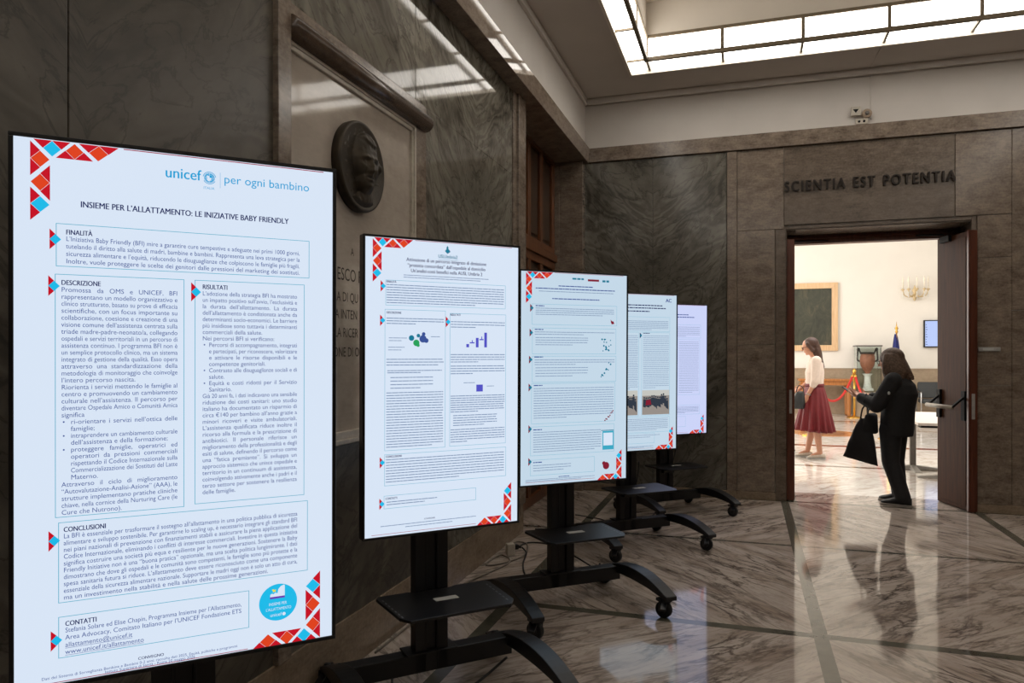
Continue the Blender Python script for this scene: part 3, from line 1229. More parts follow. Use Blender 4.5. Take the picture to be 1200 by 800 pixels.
for u, v in ((.076, .229), (.0735, .333), (.364, .335), (.0735, .902), (.0775, 1.126)):
    marker(d1, u, v)
# logo line
i = Ink()
i.line('unicef', .307, .066, .036, .078, off=.008)
i.line('per ogni bambino', .437, .066, .029, .219, off=-.004)
i.rect(.4285, .042, .4292, .080)
i.disc(.4045, .0575, .0122)
i.ring(.4045, .0575, .0150, .0014, 28, .5, 2.64)
i.ring(.4045, .0575, .0150, .0014, 28, 3.3, 6.1)
i.line('ITALIA', .4035, .085, .0085, align='C')
i.out('poster_logo', 'ink_logo', d1, .0011)
i = Ink()
for rr in (.0112, .0078):
    i.ring(.4045, .0575, rr, .0006)
i.disc(.4015, .0555, .0032)
i.disc(.4065, .0595, .0026)
i.poly([(.398, .060), (.403, .057), (.408, .063), (.402, .066)])
i.rect(.393, .0572, .416, .0577)
i.rect(.4043, .0455, .4048, .0695)
i.out('logo_emblem', 'lit_white', d1, .0014)
# round badge
i = Ink()
i.disc(.567, 1.114, .0465, 40)
i.out('round_badge', 'ink_cyan', d1, .0008)
i = Ink()
i.poly([(.547, 1.101), (.5475, 1.093), (.551, 1.0905), (.555, 1.092), (.560, 1.089), (.565, 1.091), (.567, 1.081), (.573, 1.074), (.581, 1.071), (.583, 1.073), (.583, 1.099), (.547, 1.102)])
i.line('INSIEME PER', .566, 1.121, .0105, .044, align='C')
i.line('L’ALLATTAMENTO', .568, 1.134, .0105, .062, align='C')
i.line('unicef', .561, 1.149, .0125, .028, align='C')
i.disc(.581, 1.1455, .0042)
i.out('badge_drawing', 'lit_white', d1, .0011)
i = Ink()
i.rect(.5465, 1.099, .583, 1.104)
i.out('badge_band', 'ink_purple', d1, .0013)
i = Ink()
i.poly([(.555, 1.079), (.558, 1.082), (.562, 1.080), (.560, 1.084), (.562, 1.087), (.557, 1.086), (.554, 1.088), (.554, 1.084), (.551, 1.081)])
i.out('badge_star', 'ink_yellow', d1, .0013)

# ---- second screen
r2, d2 = make_stand(-.955, 3.073, 45.5, 'upright screen second from the left, its poster with a purple bar chart and purple square', 'lit_white')
corner_pattern(d2, False)
corner_pattern(d2, True)
rule(d2, .22, .672, .011)
rule(d2, .038, .50, 1.213, .0016)
i = Ink()
i.line('Attivazione di un percorso integrato di dimissione', .364, .0985, .0205, .364, align='C', off=.010)
i.line('“protetta concordata” dall’ospedale al domicilio', .364, .1215, .0205, .355, align='C', off=.010)
i.line('Un’analisi costi benefici nella AUSL Umbria 2', .364, .1435, .0205, .326, align='C', off=.010)
for s_, u, v in (('FINALITÀ', .097, .191), ('DESCRIZIONE', .098, .3165), ('RISULTATI', .378, .3185), ('CONCLUSIONI', .096, .903), ('CONTATTI', .095, 1.074)):
    j_ = Ink()
    j_.line(s_, u, v, .0125, hs=.8, off=.018)
    j_.out('section_heading', 'ink_navy', d2, .0012)
j_ = Ink()
j_.line('CONVEGNO', .287, 1.171, .0085, align='C', off=.012)
j_.out('footer_heading', 'ink_navy', d2, .0012)
i.out('poster_heading', 'ink_navy', d2, .0012)
i = Ink()
H_ = .0034


def para(d, u0, u1, v0, v1, n, last=.8, h_=H_):
    i = Ink()
    for k in range(n):
        v = v0 + (v1 - v0) * (k + .5) / n + h_ / 2
        i.bars(u0, u1, v, h_, last if k == n - 1 else 1.0, k)
    i.out('text_block', 'ink_grey', d, .0011)


para(d2, .17, .56, .152, .170, 2, .9, .0028)
para(d2, .108, .185, .410, .432, 2, .7, .0026)
para(d2, .105, .175, .448, .470, 2, .8, .0026)
para(d2, .29, .335, .405, .412, 1, .9, .0026)
para(d2, .44, .50, .600, .608, 1, .9, .0026)
para(d2, .55, .60, .615, .625, 1, .7, .0026)
para(d2, .098, .632, .194, .277, 8, .75)
para(d2, .098, .348, .330, .362, 3, .5)
para(d2, .098, .348, .497, .532, 3, .9)
para(d2, .102, .34, .545, .562, 2, .6)
para(d2, .115, .30, .570, .628, 4, .7)
para(d2, .098, .346, .634, .866, 21, .8)
para(d2, .380, .637, .338, .372, 3, .45)
para(d2, .380, .637, .478, .520, 4, .5)
para(d2, .380, .637, .527, .570, 4, .4)
para(d2, .380, .637, .655, .732, 8, .5)
para(d2, .392, .60, .738, .790, 5, .7)
para(d2, .380, .637, .798, .860, 6, .3)
para(d2, .097, .635, .906, 1.008, 9, .6)
para(d2, .10, .32, 1.079, 1.100, 2, .75)
para(d2, .075, .50, 1.176, 1.186, 1, 1.0, .0028)
para(d2, .18, .39, 1.188, 1.197, 1, 1.0, .0028)
for bx in ((.094, .180, .640, .283), (.091, .299, .356, .875), (.376, .308, .643, .873), (.091, .890, .645, 1.018), (.089, 1.058, .50, 1.111)):
    box_outline(d2, *bx)
for u, v in ((.073, .206), (.071, .345), (.357, .345), (.071, .922), (.070, 1.090)):
    marker(d2, u, v)
i = Ink()
i.line('USLUmbria2', .366, .077, .0205, .088, align='C', off=.014)
i.rect(.322, .0835, .411, .0845)
i.poly([(.352, .047), (.364, .033), (.378, .048), (.364, .058)])
i.poly([(.358, .034), (.364, .024), (.369, .033), (.363, .040)])
i.out('poster_logo', 'ink_teal', d2, .0011)
i = Ink()
for x, y0, y1 in ((.452, .438, .452), (.497, .411, .452), (.537, .388, .452)):
    i.rect(x, y0, x + .013, y1)
i.rect(.468, .430, .491, .435)
i.rect(.514, .416, .534, .421)
i.rect(.478, .421, .482, .432)
i.rect(.523, .405, .527, .417)
i.rect(.500, .613, .531, .643)
i.out('bar_chart', 'ink_violet', d2, .0012)
for key, pts in (('ink_teal', [(.205, .415, .012), (.235, .405, .008)]), ('ink_green', [(.226, .435, .014), (.234, .445, .007)]), ('ink_blue', [(.255, .418, .016), (.27, .425, .010), (.258, .398, .008)])):
    i = Ink()
    for u, v, r in pts:
        i.disc(u, v, r, 10)
    i.out('cluster_diagram', key, d2, .0012)

# ---- third screen
r3, d3 = make_stand(-.672, 4.349, 41.0, 'third screen from the left, its poster in six stacked boxes with teal dots', 'lit_white_teal')
corner_pattern(d3, False)
corner_pattern(d3, True)
rule(d3, .22, .68, .011)
rule(d3, .04, .49, 1.208, .0016)
i = Ink()
for (u0, u1, v) in ((.245, .47, .089), (.10, .62, .106), (.205, .515, .163)):
    i.bars(u0, u1, v, .0055)
for u, v in ((.10, .206), (.095, .341), (.093, .498), (.09, .660), (.088, .912), (.088, 1.098)):
    j_ = Ink()
    j_.bars(u, u + .055, v, .0055)
    j_.out('section_heading', 'ink_blue', d3, .0012)
j_ = Ink()
j_.bars(.25, .32, 1.187, .004)
j_.out('footer_heading', 'ink_blue', d3, .0012)
i.out('poster_heading', 'ink_blue', d3, .0012)
i = Ink()
para(d3, .12, .61, .114, .125, 1, 1.0, .0035)
para(d3, .10, .615, .211, .258, 4, .85)
para(d3, .095, .62, .346, .372, 2, .6)
para(d3, .10, .44, .378, .432, 4, .7)
para(d3, .095, .62, .505, .545, 3, .5)
para(d3, .10, .44, .549, .612, 4, .7)
para(d3, .09, .615, .668, .850, 13, .4)
para(d3, .088, .53, .918, 1.042, 9, .9)
para(d3, .088, .33, 1.106, 1.150, 3, .8)
para(d3, .04, .49, 1.190, 1.206, 2, .8, .0028)
for bx in ((.078, .193, .635, .311), (.080, .329, .630, .478), (.080, .490, .631, .640), (.076, .647, .625, .876), (.071, .892, .620, 1.057), (.071, 1.081, .487, 1.170)):
    box_outline(d3, *bx)
for u, v in ((.066, .217), (.063, .357), (.060, .510), (.058, .668), (.058, .904), (.058, 1.090)):
    marker(d3, u, v, 'ink_maroon', 'ink_teal')
i = Ink()
rnd = random.Random(3)
for k in range(17):
    i.disc(rnd.uniform(.53, .60), rnd.uniform(.39, .462), rnd.choice((.004, .006, .0045)), 6)
for k in range(11):
    f = rnd.random()
    i.disc(.53 + .055 * f + rnd.uniform(-.012, .012), .615 - .075 * f + rnd.uniform(-.012, .012), rnd.choice((.004, .006)), 6)
i.rect(.53, .928, .617, .932)
i.bars(.335, .41, .046, .010)
i.bars(.535, .58, .054, .012)
i.out('dot_illustration', 'ink_teal', d3, .0012)
i = Ink()
for k in range(9):
    f = k / 8
    i.disc(.556 + .055 * f, .875 - .06 * f + rnd.uniform(-.006, .006), .0045, 6)
i.poly([(.592, .272), (.600, .282), (.612, .284), (.618, .298), (.600, .302), (.594, .290)])
i.rect(.437, .040, .512, .052)
i.disc(.565, 1.14, .022, 12)
i.disc(.55, 1.125, .012, 10)
i.out('maroon_illustration', 'ink_maroon', d3, .0012)
i = Ink()
i.rect(.540, .934, .617, 1.045)
i.out('leaflet_picture', 'ink_line', d3, .0009)
i = Ink()
i.rect(.546, .945, .610, 1.02)
i.out('leaflet_page', 'lit_white', d3, .0011)

# ---- fourth screen
r4, d4 = make_stand(-.515, 5.879, 41.0, 'fourth screen from the left, its poster with two group photographs near the bottom', 'lit_white_teal')
corner_pattern(d4, False)
corner_pattern(d4, True)
rule(d4, .22, .68, .011)
rule(d4, .04, .49, 1.208, .0016)
i = Ink()
for (u0, u1, v) in ((.12, .57, .099), (.10, .60, .120), (.24, .45, .146)):
    i.bars(u0, u1, v, .008)
j_ = Ink()
j_.line('AC', .60, .066, .040, off=.02)
j_.out('poster_logo', 'ink_deep', d4, .0012)
for u, v in ((.12, .205), (.10, .318), (.392, .315)):
    j_ = Ink()
    j_.bars(u, u + .06, v, .0055)
    j_.out('section_heading', 'ink_navy', d4, .0012)
i.out('poster_heading', 'ink_navy', d4, .0012)
i = Ink()
para(d4, .10, .625, .212, .290, 7, .7)
para(d4, .10, .345, .325, .75, 30, .7)
para(d4, .392, .632, .325, .745, 28, .5)
para(d4, .10, .625, .975, 1.072, 8, .8)
para(d4, .10, .55, 1.10, 1.13, 2, .8)
para(d4, .06, .49, 1.19, 1.204, 2, .8)
for bx in ((.085, .185, .640, .298), (.085, .305, .352, .955), (.378, .305, .640, .955), (.085, .965, .640, 1.085), (.085, 1.092, .50, 1.170)):
    box_outline(d4, *bx)
for u, v in ((.067, .215), (.063, .325), (.360, .330), (.065, .99), (.065, 1.115)):
    marker(d4, u, v, 'ink_navy', 'ink_teal')
for (u0, u1) in ((.105, .343), (.384, .638)):
    i = Ink()
    i.rect(u0, .757, u1, .948)
    i.out('group_photograph', 'photo_floor', d4, .0009)
    i = Ink()
    i.rect(u0, .757, u1, .80)
    i.out('photograph_wall', 'photo_wall', d4, .0011)
    i = Ink()
    rnd = random.Random(int(u0 * 100))
    for k in range(13):
        uu = u0 + .02 + (u1 - u0 - .04) * k / 12
        hh = rnd.uniform(.79, .83)
        i.disc(uu, hh, .008, 8)
        i.poly([(uu - .009, hh + .01), (uu + .009, hh + .01), (uu + .012, hh + rnd.uniform(.06, .10)), (uu - .012, hh + .07)])
    i.out('photograph_people', 'photo_dark', d4, .0013)
    i = Ink()
    uu = u0 + (u1 - u0) * .22
    i.poly([(uu - .02, .835), (uu + .02, .83), (uu + .03, .87), (uu - .024, .875)])
    i.out('photograph_red_coat', 'ink_maroon', d4, .0015)

# ---- fifth screen
r5, d5 = make_stand(-.345, 7.153, 41.0, 'farthest and smallest upright screen, bluish poster, nearest the back wall', 'lit_white_blue')
corner_pattern(d5, False)
corner_pattern(d5, True)
rule(d5, .22, .68, .011)
rule(d5, .04, .49, 1.208, .0016)
i = Ink()
for (u0, u1, v) in ((.19, .49, .106), (.15, .56, .129)):
    i.bars(u0, u1, v, .008)
i.out('poster_heading', 'ink_blue', d5, .0012)
i = Ink()
para(d5, .10, .62, .21, .31, 7, .7)
para(d5, .10, .34, .35, .84, 30, .7)
para(d5, .385, .61, .35, .84, 30, .7)
para(d5, .10, .61, .965, 1.03, 6, .7)
for bx in ((.085, .195, .632, .32), (.085, .335, .35, .855), (.372, .335, .622, .855), (.085, .952, .622, 1.04), (.085, 1.058, .462, 1.155)):
    box_outline(d5, *bx)
for u, v in ((.063, .225), (.063, .36), (.063, .985)):
    marker(d5, u, v)
COL.objects.unlink(_fo) if False else None

# ------------------------------------------------------------------ plaque and medallion on the left wall
pq = empty('memorial_plaque', 'pale marble memorial plaque with incised lettering set in the left wall', 'plaque', (XL, 0, 0))
q = MB()
q.box(-.045, -.018, 2.5209, 3.7332, 1.1142, 2.7787)
q.build('marble_tablet', M['plaque_marble'], pq)
q = MB()
q.box(-.045, -.004, 3.6995, 3.738, 1.1142, 2.7787)
q.box(-.045, .004, 3.7159, 3.738, 1.1142, 2.7787)
q.box(-.045, -.004, 2.5209, 3.738, 2.7402, 2.7787)
q.box(-.045, .004, 2.5209, 3.738, 2.7595, 2.7787)
q.box(-.045, .012, 2.5209, 3.738, 1.0661, 1.1238)
q.box(-.045, .024, 2.5209, 3.738, 1.0661, 1.0901)
q.build('moulded_frame', M['frame_marble'], pq, .004)
for s_, yc, z, sz in (('A', 3.0693, 1.9561, 0.0529), ('ESCO P', 3.0452, 1.831, 0.0847), ('IA DI QU', 3.0212, 1.7319, 0.0635), ('A INTEN', 3.0164, 1.6501, 0.0635), ('LA RICER', 3.0164, 1.5635, 0.0635), ('IONE DI O', 3.0116, 1.4721, 0.0635)):
    i = Ink()
    i.line(s_, yc, -z, sz, align='C', hs=.82)
    i.m.v = [(-.0172, x, -z) for x, y, z in i.m.v]
    i.m.build('incised_line', M['incised'], pq)

md = empty('bronze_medallion', 'round dark bronze medallion with a man\'s head in relief, on the pale plaque', 'medallion', (XL - .0175, 3.0953, 2.3842))
q = MB()
R = [[(dx_, r * math.cos(2 * PI * k / 64), r * math.sin(2 * PI * k / 64)) for k in range(64)] for dx_, r in ((0, .222), (.035, .225), (.046, .222), (.05, .214), (.046, .206))]
q.loft(R, True, True)
q.build('medallion_disc', M['bronze'], md)


V3 = Vector


def relief(y, z):
    """height of the head above the disc; y to the right as seen, z up"""
    G = lambda cy_, cz, sy, sz, a: a * math.exp(-(((y - cy_) / sy) ** 2 + ((z - cz) / sz) ** 2))
    e1 = ((y - .004) / .108) ** 2 + ((z - .022) / .148) ** 2
    hd = .058 * math.sqrt(max(0, 1 - e1))
    jaw = ((y + .004) / .078) ** 2 + ((z + .062) / .088) ** 2
    hd = max(hd, .054 * math.sqrt(max(0, 1 - jaw)))
    nk = ((y - .012) / .07) ** 2 + ((z + .15) / .075) ** 2
    hd = max(hd, .026 * math.sqrt(max(0, 1 - nk)))
    sh_ = ((y - .0) / .165) ** 2 + ((z + .225) / .085) ** 2
    hd = max(hd, .022 * math.sqrt(max(0, 1 - sh_)))
    hd += G(-.012, -.004, .013, .034, .017) + G(-.014, -.032, .020, .012, .013)          # nose
    hd += G(-.048, .036, .028, .009, .009) + G(.028, .036, .030, .009, .009)               # brow
    hd -= G(-.046, .014, .020, .013, .011) + G(.024, .014, .022, .013, .011)               # eye sockets
    hd += G(-.046, .012, .011, .006, .006) + G(.024, .012, .011, .006, .006)               # eyelids
    hd -= G(-.010, -.062, .030, .0045, .008)                                                 # mouth
    hd += G(-.010, -.054, .024, .006, .005) + G(-.010, -.071, .022, .007, .006) + G(-.008, -.104, .024, .018, .010)
    hd += G(.052, -.02, .022, .03, .004) - G(.026, -.046, .006, .026, .005) - G(-.050, -.046, .006, .024, .005)
    hd += G(.098, .004, .013, .032, .026)                                                     # ear
    hl = .088 + .9 * y * y * 8 - .012 * math.sin(30 * y)
    t_ = min(1, max(0, (z - hl) / .02))
    if e1 < 1.02:
        hd += t_ * (.009 + .006 * mnoise.noise(V3((y * 45, z * 20, 0))))                        # hair
    hd += .0025 * mnoise.noise(V3((y * 60, z * 60, 3)))
    return max(0, hd)


q = MB()
n_ = 84
vs_, fs = [], []
for a in range(n_ + 1):
    for c in range(n_ + 1):
        y = -.2 + .4 * a / n_
        z = -.2 + .4 * c / n_
        r = math.hypot(y, z)
        if r > .2:
            y, z = y * .2 / r, z * .2 / r
        hgt = .0455 + relief(y, z) * min(1, max(0, (.2 - math.hypot(y, z)) / .02))
        vs_.append((hgt, y, z))
for a in range(n_):
    for c in range(n_):
        p = a * (n_ + 1) + c
        fs.append((p, p + n_ + 1, p + n_ + 2, p + 1))
q.add(vs_, fs, True)
q.build('relief_head', M['bronze'], md)
md.scale = (.962, .962, .962)

# ------------------------------------------------------------------ raised motto over the doorway
lt = empty('wall_lettering', 'row of dark raised capitals SCIENTIA EST POTENTIA above the open doorway', 'lettering', (0, YB, 0))
motto = 'SCIENTIA EST POTENTIA'
adv = [(.36 if c == ' ' else glyph(c, .02)[2]) + .14 for c in motto]
tot = sum(adv) - .14
cap = .105
size = cap / .70
hs = (1.897 - .374) / (tot * size)
x = .374
for c, a in zip(motto, adv):
    if c != ' ':
        gv, gf, _ = glyph(c, .02)
        q = MB()
        f_ = [(x + px * size * hs, 3.138 + py * size) for px, py in gv]
        n_ = len(f_)
        for sh in (-.0045, .0045):
            q.add([(u + sh, -.027, v) for u, v in f_] + [(u + sh, 0, v) for u, v in f_], list(gf) + [tuple(k + n_ for k in reversed(p)) for p in gf])
        q.add([(u, -.028, v) for u, v in f_] + [(u, 0, v) for u, v in f_], list(gf) + [tuple(k + n_ for k in reversed(p)) for p in gf])
        cnt = {}
        for p in gf:
            for k in range(len(p)):
                e_ = (p[k], p[(k + 1) % len(p)])
                cnt[tuple(sorted(e_))] = cnt.get(tuple(sorted(e_)), 0) + 1
        q.add([(u, -.028, v) for u, v in f_] + [(u, 0, v) for u, v in f_], [(e_[0], e_[1], e_[1] + n_, e_[0] + n_) for e_, k in cnt.items() if k == 1])
        q.build('letter', M['letter_bronze'], lt)
    x += a * size * hs
bpy.data.objects.remove(_fo)

# ------------------------------------------------------------------ small fittings on the back wall
q = MB()
q.box(-.045, .045, -.02, 0, -.045, .045)
o = tag(q.build('wall_speaker', M['socket_white'], None, .006), 'small square white fitting with a dark triangle, above the stone band', 'fitting')
o.location = (1.035, YB, 3.89)
q = MB()
q.add([(-.028, -.0215, .018), (.028, -.0215, .018), (0, -.0215, -.02)], [(0, 1, 2)])
q.build('triangle_mark', M['dark_trim'], o)
q = MB()
q.prism([(.045 * math.cos(2 * PI * k / 24), .045 * math.sin(2 * PI * k / 24)) for k in range(24)], -.035, 0, lambda u, v, w_: (u, w_, v))
o = tag(q.build('smoke_detector', M['detector_grey'], None, .008), 'round beige detector beside the small square fitting above the stone band', 'detector')
o.location = (1.135, YB, 3.855)
q = MB()
q.cyl((0, -.04, 0), (0, -.035, 0), .02)
q.build('sensor_face', M['grey_metal'], o)
q = MB()
q.box(-.055, .055, -.035, 0, -.026, .026)
o = tag(q.build('emergency_lamp', M['socket_white'], None, .005), 'small white box with two dark spots resting on the stone band', 'lamp')
o.location = (1.085, YB, 3.779)
q = MB()
for s_ in (-1, 1):
    q.cyl((s_ * .022, -.037, 0), (s_ * .022, -.034, 0), .012)
q.build('lamp_eye', M['dark_trim'], o)
q = MB()
q.tube([(1.168, YB - .006, 3.80), (1.168, YB - .006, 4.235)], .004)
q.tube([(1.168, YB - .04, 4.29), (1.172, 7.55, 4.296), (1.178, 7.31, 4.296)], .004)
tag(q.build('wire_conduit', M['plaster']), 'thin white wire running up from the fittings to the ceiling', 'wire')
q = MB()
q.box(-.09, .09, -.012, 0, -.016, .022)
o = tag(q.build('door_sign', M['steel'], None, .003), 'narrow silver name plate on the stone right of the doorway', 'sign')
o.location = (2.18, YB, 1.535)
q = MB()
q.box(-.055, .035, -.0135, -.012, -.008, .014)
q.build('sign_card', M['paper'], o)

# ------------------------------------------------------------------ cables and power block
q = MB()
q.box(-.03, .03, -.03, .03, 0, .085)
o = tag(q.build('power_block', M['socket_white'], None, .006), 'small white power block standing on the floor by the left wall', 'power block')
o.location = (-1.66, 5.10, 0)
o.rotation_euler = (0, 0, .6)
q = MB()
q.box(.03, .06, -.018, .018, .04, .075)
q.cyl((.06, 0, .058), (.085, 0, .05), .013, .008)
q.build('black_plug', M['cable_black'], o, .003)


def smooth_path(P, n=10):
    out = []
    P = [Vector(p) for p in P]
    for k in range(len(P) - 1):
        p0, p1, p2, p3 = P[max(k - 1, 0)], P[k], P[k + 1], P[min(k + 2, len(P) - 1)]
        for j in range(n):
            t_ = j / n
            out.append(0.5 * ((2 * p1) + (-p0 + p2) * t_ + (2 * p0 - 5 * p1 + 4 * p2 - p3) * t_ ** 2 + (-p0 + 3 * p1 - 3 * p2 + p3) * t_ ** 3))
    out.append(P[-1])
    return out


def cable(pts, r, mat, label):
    q = MB()
    q.tube(smooth_path(pts), r)
    return tag(q.build('power_cable', M[mat]), label, 'cable')


cable([(-1.585, 5.15, .05), (-1.55, 5.14, .02), (-1.53, 5.05, .006), (-1.5, 4.9, .006), (-1.44, 4.72, .006), (-1.36, 4.56, .01), (-1.30, 4.46, .08)], .006, 'cable_black', 'black cable dropping from the white power block towards the third stand')
cable([(-1.66, 5.16, .02), (-1.63, 5.45, .006), (-1.45, 5.45, .006), (-1.2, 5.2, .006), (-1.0, 4.95, .006), (-.93, 4.80, .08)], .006, 'cable_black', 'black cable running from the power block behind the third stand')
cable([(-1.70, 5.12, .02), (-1.735, 5.3, .007), (-1.72, 5.45, .007), (-1.62, 5.40, .007), (-1.55, 5.1, .007), (-1.64, 4.85, .007), (-1.735, 4.78, .007), (-1.74, 4.95, .007), (-1.70, 5.04, .012), (-1.60, 4.9, .007), (-1.66, 4.6, .007), (-1.73, 4.3, .007), (-1.745, 3.8, .007), (-1.745, 3.2, .007)], .006, 'cable_grey', 'grey looped extension cable along the foot of the left wall')
cable([(-1.06, 3.2, .07), (-1.13, 3.0, .03), (-1.21, 2.85, .006), (-1.32, 2.78, .006), (-1.44, 2.82, .006), (-1.52, 2.95, .03), (-1.50, 3.02, .07)], .006, 'cable_black', 'black cable looping on the floor under the second stand')
cable([(-1.70, 5.9, .006), (-1.5, 6.0, .006), (-1.3, 6.2, .006), (-1.1, 6.1, .006), (-.98, 6.2, .006), (-.85, 6.5, .006), (-.8, 6.9, .006)], .006, 'cable_black', 'black cable snaking on the floor behind the fourth stand')
cable([(-.84, 6.02, .60), (-.86, 6.06, .45), (-.92, 6.10, .25), (-.98, 6.14, .05), (-1.06, 6.24, .006), (-1.25, 6.45, .006), (-1.5, 6.55, .006)], .005, 'cable_black', 'black cable hanging down behind the fourth stand')
cable([(-.64, 7.24, .62), (-.68, 7.30, .45), (-.74, 7.36, .38), (-.8, 7.38, .2), (-.9, 7.42, .006), (-1.2, 7.3, .006)], .005, 'cable_black', 'black cable hanging behind the farthest stand')

# ------------------------------------------------------------------ far room furniture
# framed painting
pt = empty('framed_painting', 'large dark painting in a pale wooden frame on the far white wall', 'painting', (1.32, YF, 1.605))
Wp, Hp, fwid = 1.81, 1.73, .145
q = MB()
x0, x1 = -Wp / 2, Wp / 2
for poly in ([(x0, 0), (x1, 0), (x1 - fwid, fwid), (x0 + fwid, fwid)], [(x0, Hp), (x1, Hp), (x1 - fwid, Hp - fwid), (x0 + fwid, Hp - fwid)],
             [(x0, 0), (x0 + fwid, fwid), (x0 + fwid, Hp - fwid), (x0, Hp)], [(x1, 0), (x1, Hp), (x1 - fwid, Hp - fwid), (x1 - fwid, fwid)]):
    q.prism(poly, -.07, 0, lambda u, v, w_: (u, w_, v))
q.build('picture_frame', M['frame_wood'], pt, .008)
q = MB()
q.box(x0 + fwid - .01, x1 - fwid + .01, -.03, 0, fwid - .01, Hp - fwid + .01)
q.build('canvas', M['canvas'], pt)

# wall sconce
sc = empty('wall_sconce', 'gilt and crystal candle sconce high on the far white wall', 'wall lamp', (3.95, YF, 3.02))
q = MB()
q.lathe([(.001, -.2), (.03, -.17), (.05, -.08), (.03, 0), (.06, .06), (.03, .12), (.001, .2)], (0, -.07, 0), 14)
q.build('back_plate', M['pale_gilt'], sc)
for k in range(5):
    a = PI + PI * (k + .5) / 5
    ex, ey = .29 * math.cos(a), .22 * math.sin(a) - .09
    q = MB()
    q.tube(smooth_path([(0, -.08, 0), (ex * .4, -.08 + (ey + .08) * .4, -.10), (ex * .85, -.08 + (ey + .08) * .85, -.06), (ex, ey, .06)], 6), .012)
    q.lathe([(.012, .05), (.05, .08), (.02, .10)], (ex, ey, 0), 12)
    ar = q.build('candle_arm', M['pale_gilt'], sc)
    q = MB()
    q.lathe([(.015, .10), (.015, .26), (.024, .29), (.018, .34), (.003, .40)], (ex, ey, 0), 10)
    q.build('candle_bulb', M['candle'], ar)
    q = MB()
    for j in range(3):
        q.ell((ex, ey, .0 - .05 * j), (.014, .014, .022), 8, 6)
    q.build('crystal_drop', M['white_stone'], ar)

# wall TV
tv = empty('wall_monitor', 'flat screen with pale blue image on the far wall beside the door leaf', 'monitor', (4.76, YF, 1.68))
q = MB()
q.box(-.615, .615, -.09, -.02, 0, .67)
q.box(-.2, .2, -.02, 0, .2, .5)
tvb = q.build('monitor_casing', M['black_plastic'], tv, .006)
q = MB()
q.box(-.585, .595, -.093, -.0905, .03, .645)
q.build('lit_image', M['tv_blue'], tv)
q = MB()
for k in range(9):
    q.box(-.575, -.535 - .01 * (k % 3), -.095, -.0935, .07 + k * .06, .085 + k * .06)
q.build('image_text', M['ink_blue'], tv)

# flag
fl = empty('flag_pole', 'furled blue flag on a gilt topped pole by the far wall', 'flag', (3.44, 19.3, 0))
q = MB()
q.lathe([(.16, 0), (.16, .03), (.05, .06), (.02, .1)], (0, 0, 0), 20)
q.cyl((0, 0, .05), (0, 0, 2.05), .014)
q.build('pole', M['brass'], fl)
q = MB()
q.lathe([(.012, 2.0), (.035, 2.05), (.02, 2.09), (.04, 2.13), (.012, 2.19), (.002, 2.30)], (0, 0, 0), 14)
q.build('finial', M['brass'], fl)
q = MB()
R = []
for k in range(14):
    z = 2.0 - 1.25 * k / 13
    rr = .02 + .09 * (k / 13) ** .7
    R.append([(rr * math.cos(a) * (1 + .35 * math.cos(5 * a)) * 1.1 - .02, rr * math.sin(a) * (.6 + .3 * math.cos(4 * a)), z) for a in [2 * PI * j / 30 for j in range(30)]])
q.loft(R)
q.build('flag_cloth', M['flag_blue'], fl)

# display case with a vase
cs = empty('display_case', 'tall glass display case on a stone pedestal against the far wall', 'display case', (2.85, 19.6, 0), .0)
q = MB()
q.box(-.27, .27, -.27, .27, 0, .55)
q.box(-.29, .29, -.29, .29, .55, .585)
q.build('stone_pedestal', M['wainscot_stone'], cs, .006)
q = MB()
for (a, c, d, e_) in ((-.265, .265, -.265, -.257), (-.265, .265, .257, .265), (-.265, -.257, -.257, .257), (.257, .265, -.257, .257)):
    q.box(a, c, d, e_, .59, 1.70)
q.build('glass_pane', M['glass'], cs)
q = MB()
q.box(-.29, .29, -.29, .29, 1.70, 1.735)
q.build('case_lid', M['grey_metal'], cs, .004)
va = empty('ancient_vase', 'terracotta two handled vase inside the glass case', 'vase', (2.85, 19.6, .62))
q = MB()
q.box(-.12, .12, -.12, .12, 0, .06)
q.lathe([(.10, .06), (.075, .2), (.07, .36), (.12, .42)], (0, 0, 0), 24)
q.build('white_plinth', M['white_stone'], va, .004)
q = MB()
q.lathe([(.05, .42), (.06, .46), (.10, .52), (.155, .62), (.175, .74), (.165, .84), (.15, .88), (.16, .90)], (0, 0, 0), 28)
q.build('vase_body', M['terracotta'], va)
q = MB()
q.lathe([(.15, .885), (.175, .93), (.18, .95), (.165, .95)], (0, 0, 0), 28)
q.build('vase_rim', M['vase_dark'], va)
for s_ in (-1, 1):
    q = MB()
    q.tube(smooth_path([(s_ * .15, 0, .72), (s_ * .225, 0, .76), (s_ * .22, 0, .92), (s_ * .205, 0, 1.02), (s_ * .16, 0, .95)], 6), .02)
    q.ell((s_ * .205, 0, 1.02), .04, 10, 8)
    q.build('handle', M['vase_dark'], va)

# brass posts and red ropes
POSTS = []


def post(x, y, label):
    root = empty('brass_stanchion', label, 'post', (x, y, 0), 0, 'brass rope posts')
    q = MB()
    q.lathe([(.17, 0), (.17, .015), (.14, .03), (.05, .05), (.03, .07)], (0, 0, 0), 28)
    q.build('base', M['brass'], root)
    q = MB()
    q.cyl((0, 0, .06), (0, 0, 1.02), .027)
    q.build('post_tube', M['brass'], root)
    q = MB()
    q.lathe([(.034, 1.0), (.045, 1.04), (.04, 1.09), (.05, 1.12), (.03, 1.16), (.002, 1.18)], (0, 0, 0), 20)
    q.build('finial', M['brass'], root)
    POSTS.append((x, y))


post(2.46, 18.85, 'brass rope post standing in front of the glass case')
post(1.15, 14.4, 'brass rope post hidden behind the woman in the red skirt')
post(2.40, 14.2, 'brass rope post hidden behind the person in black')


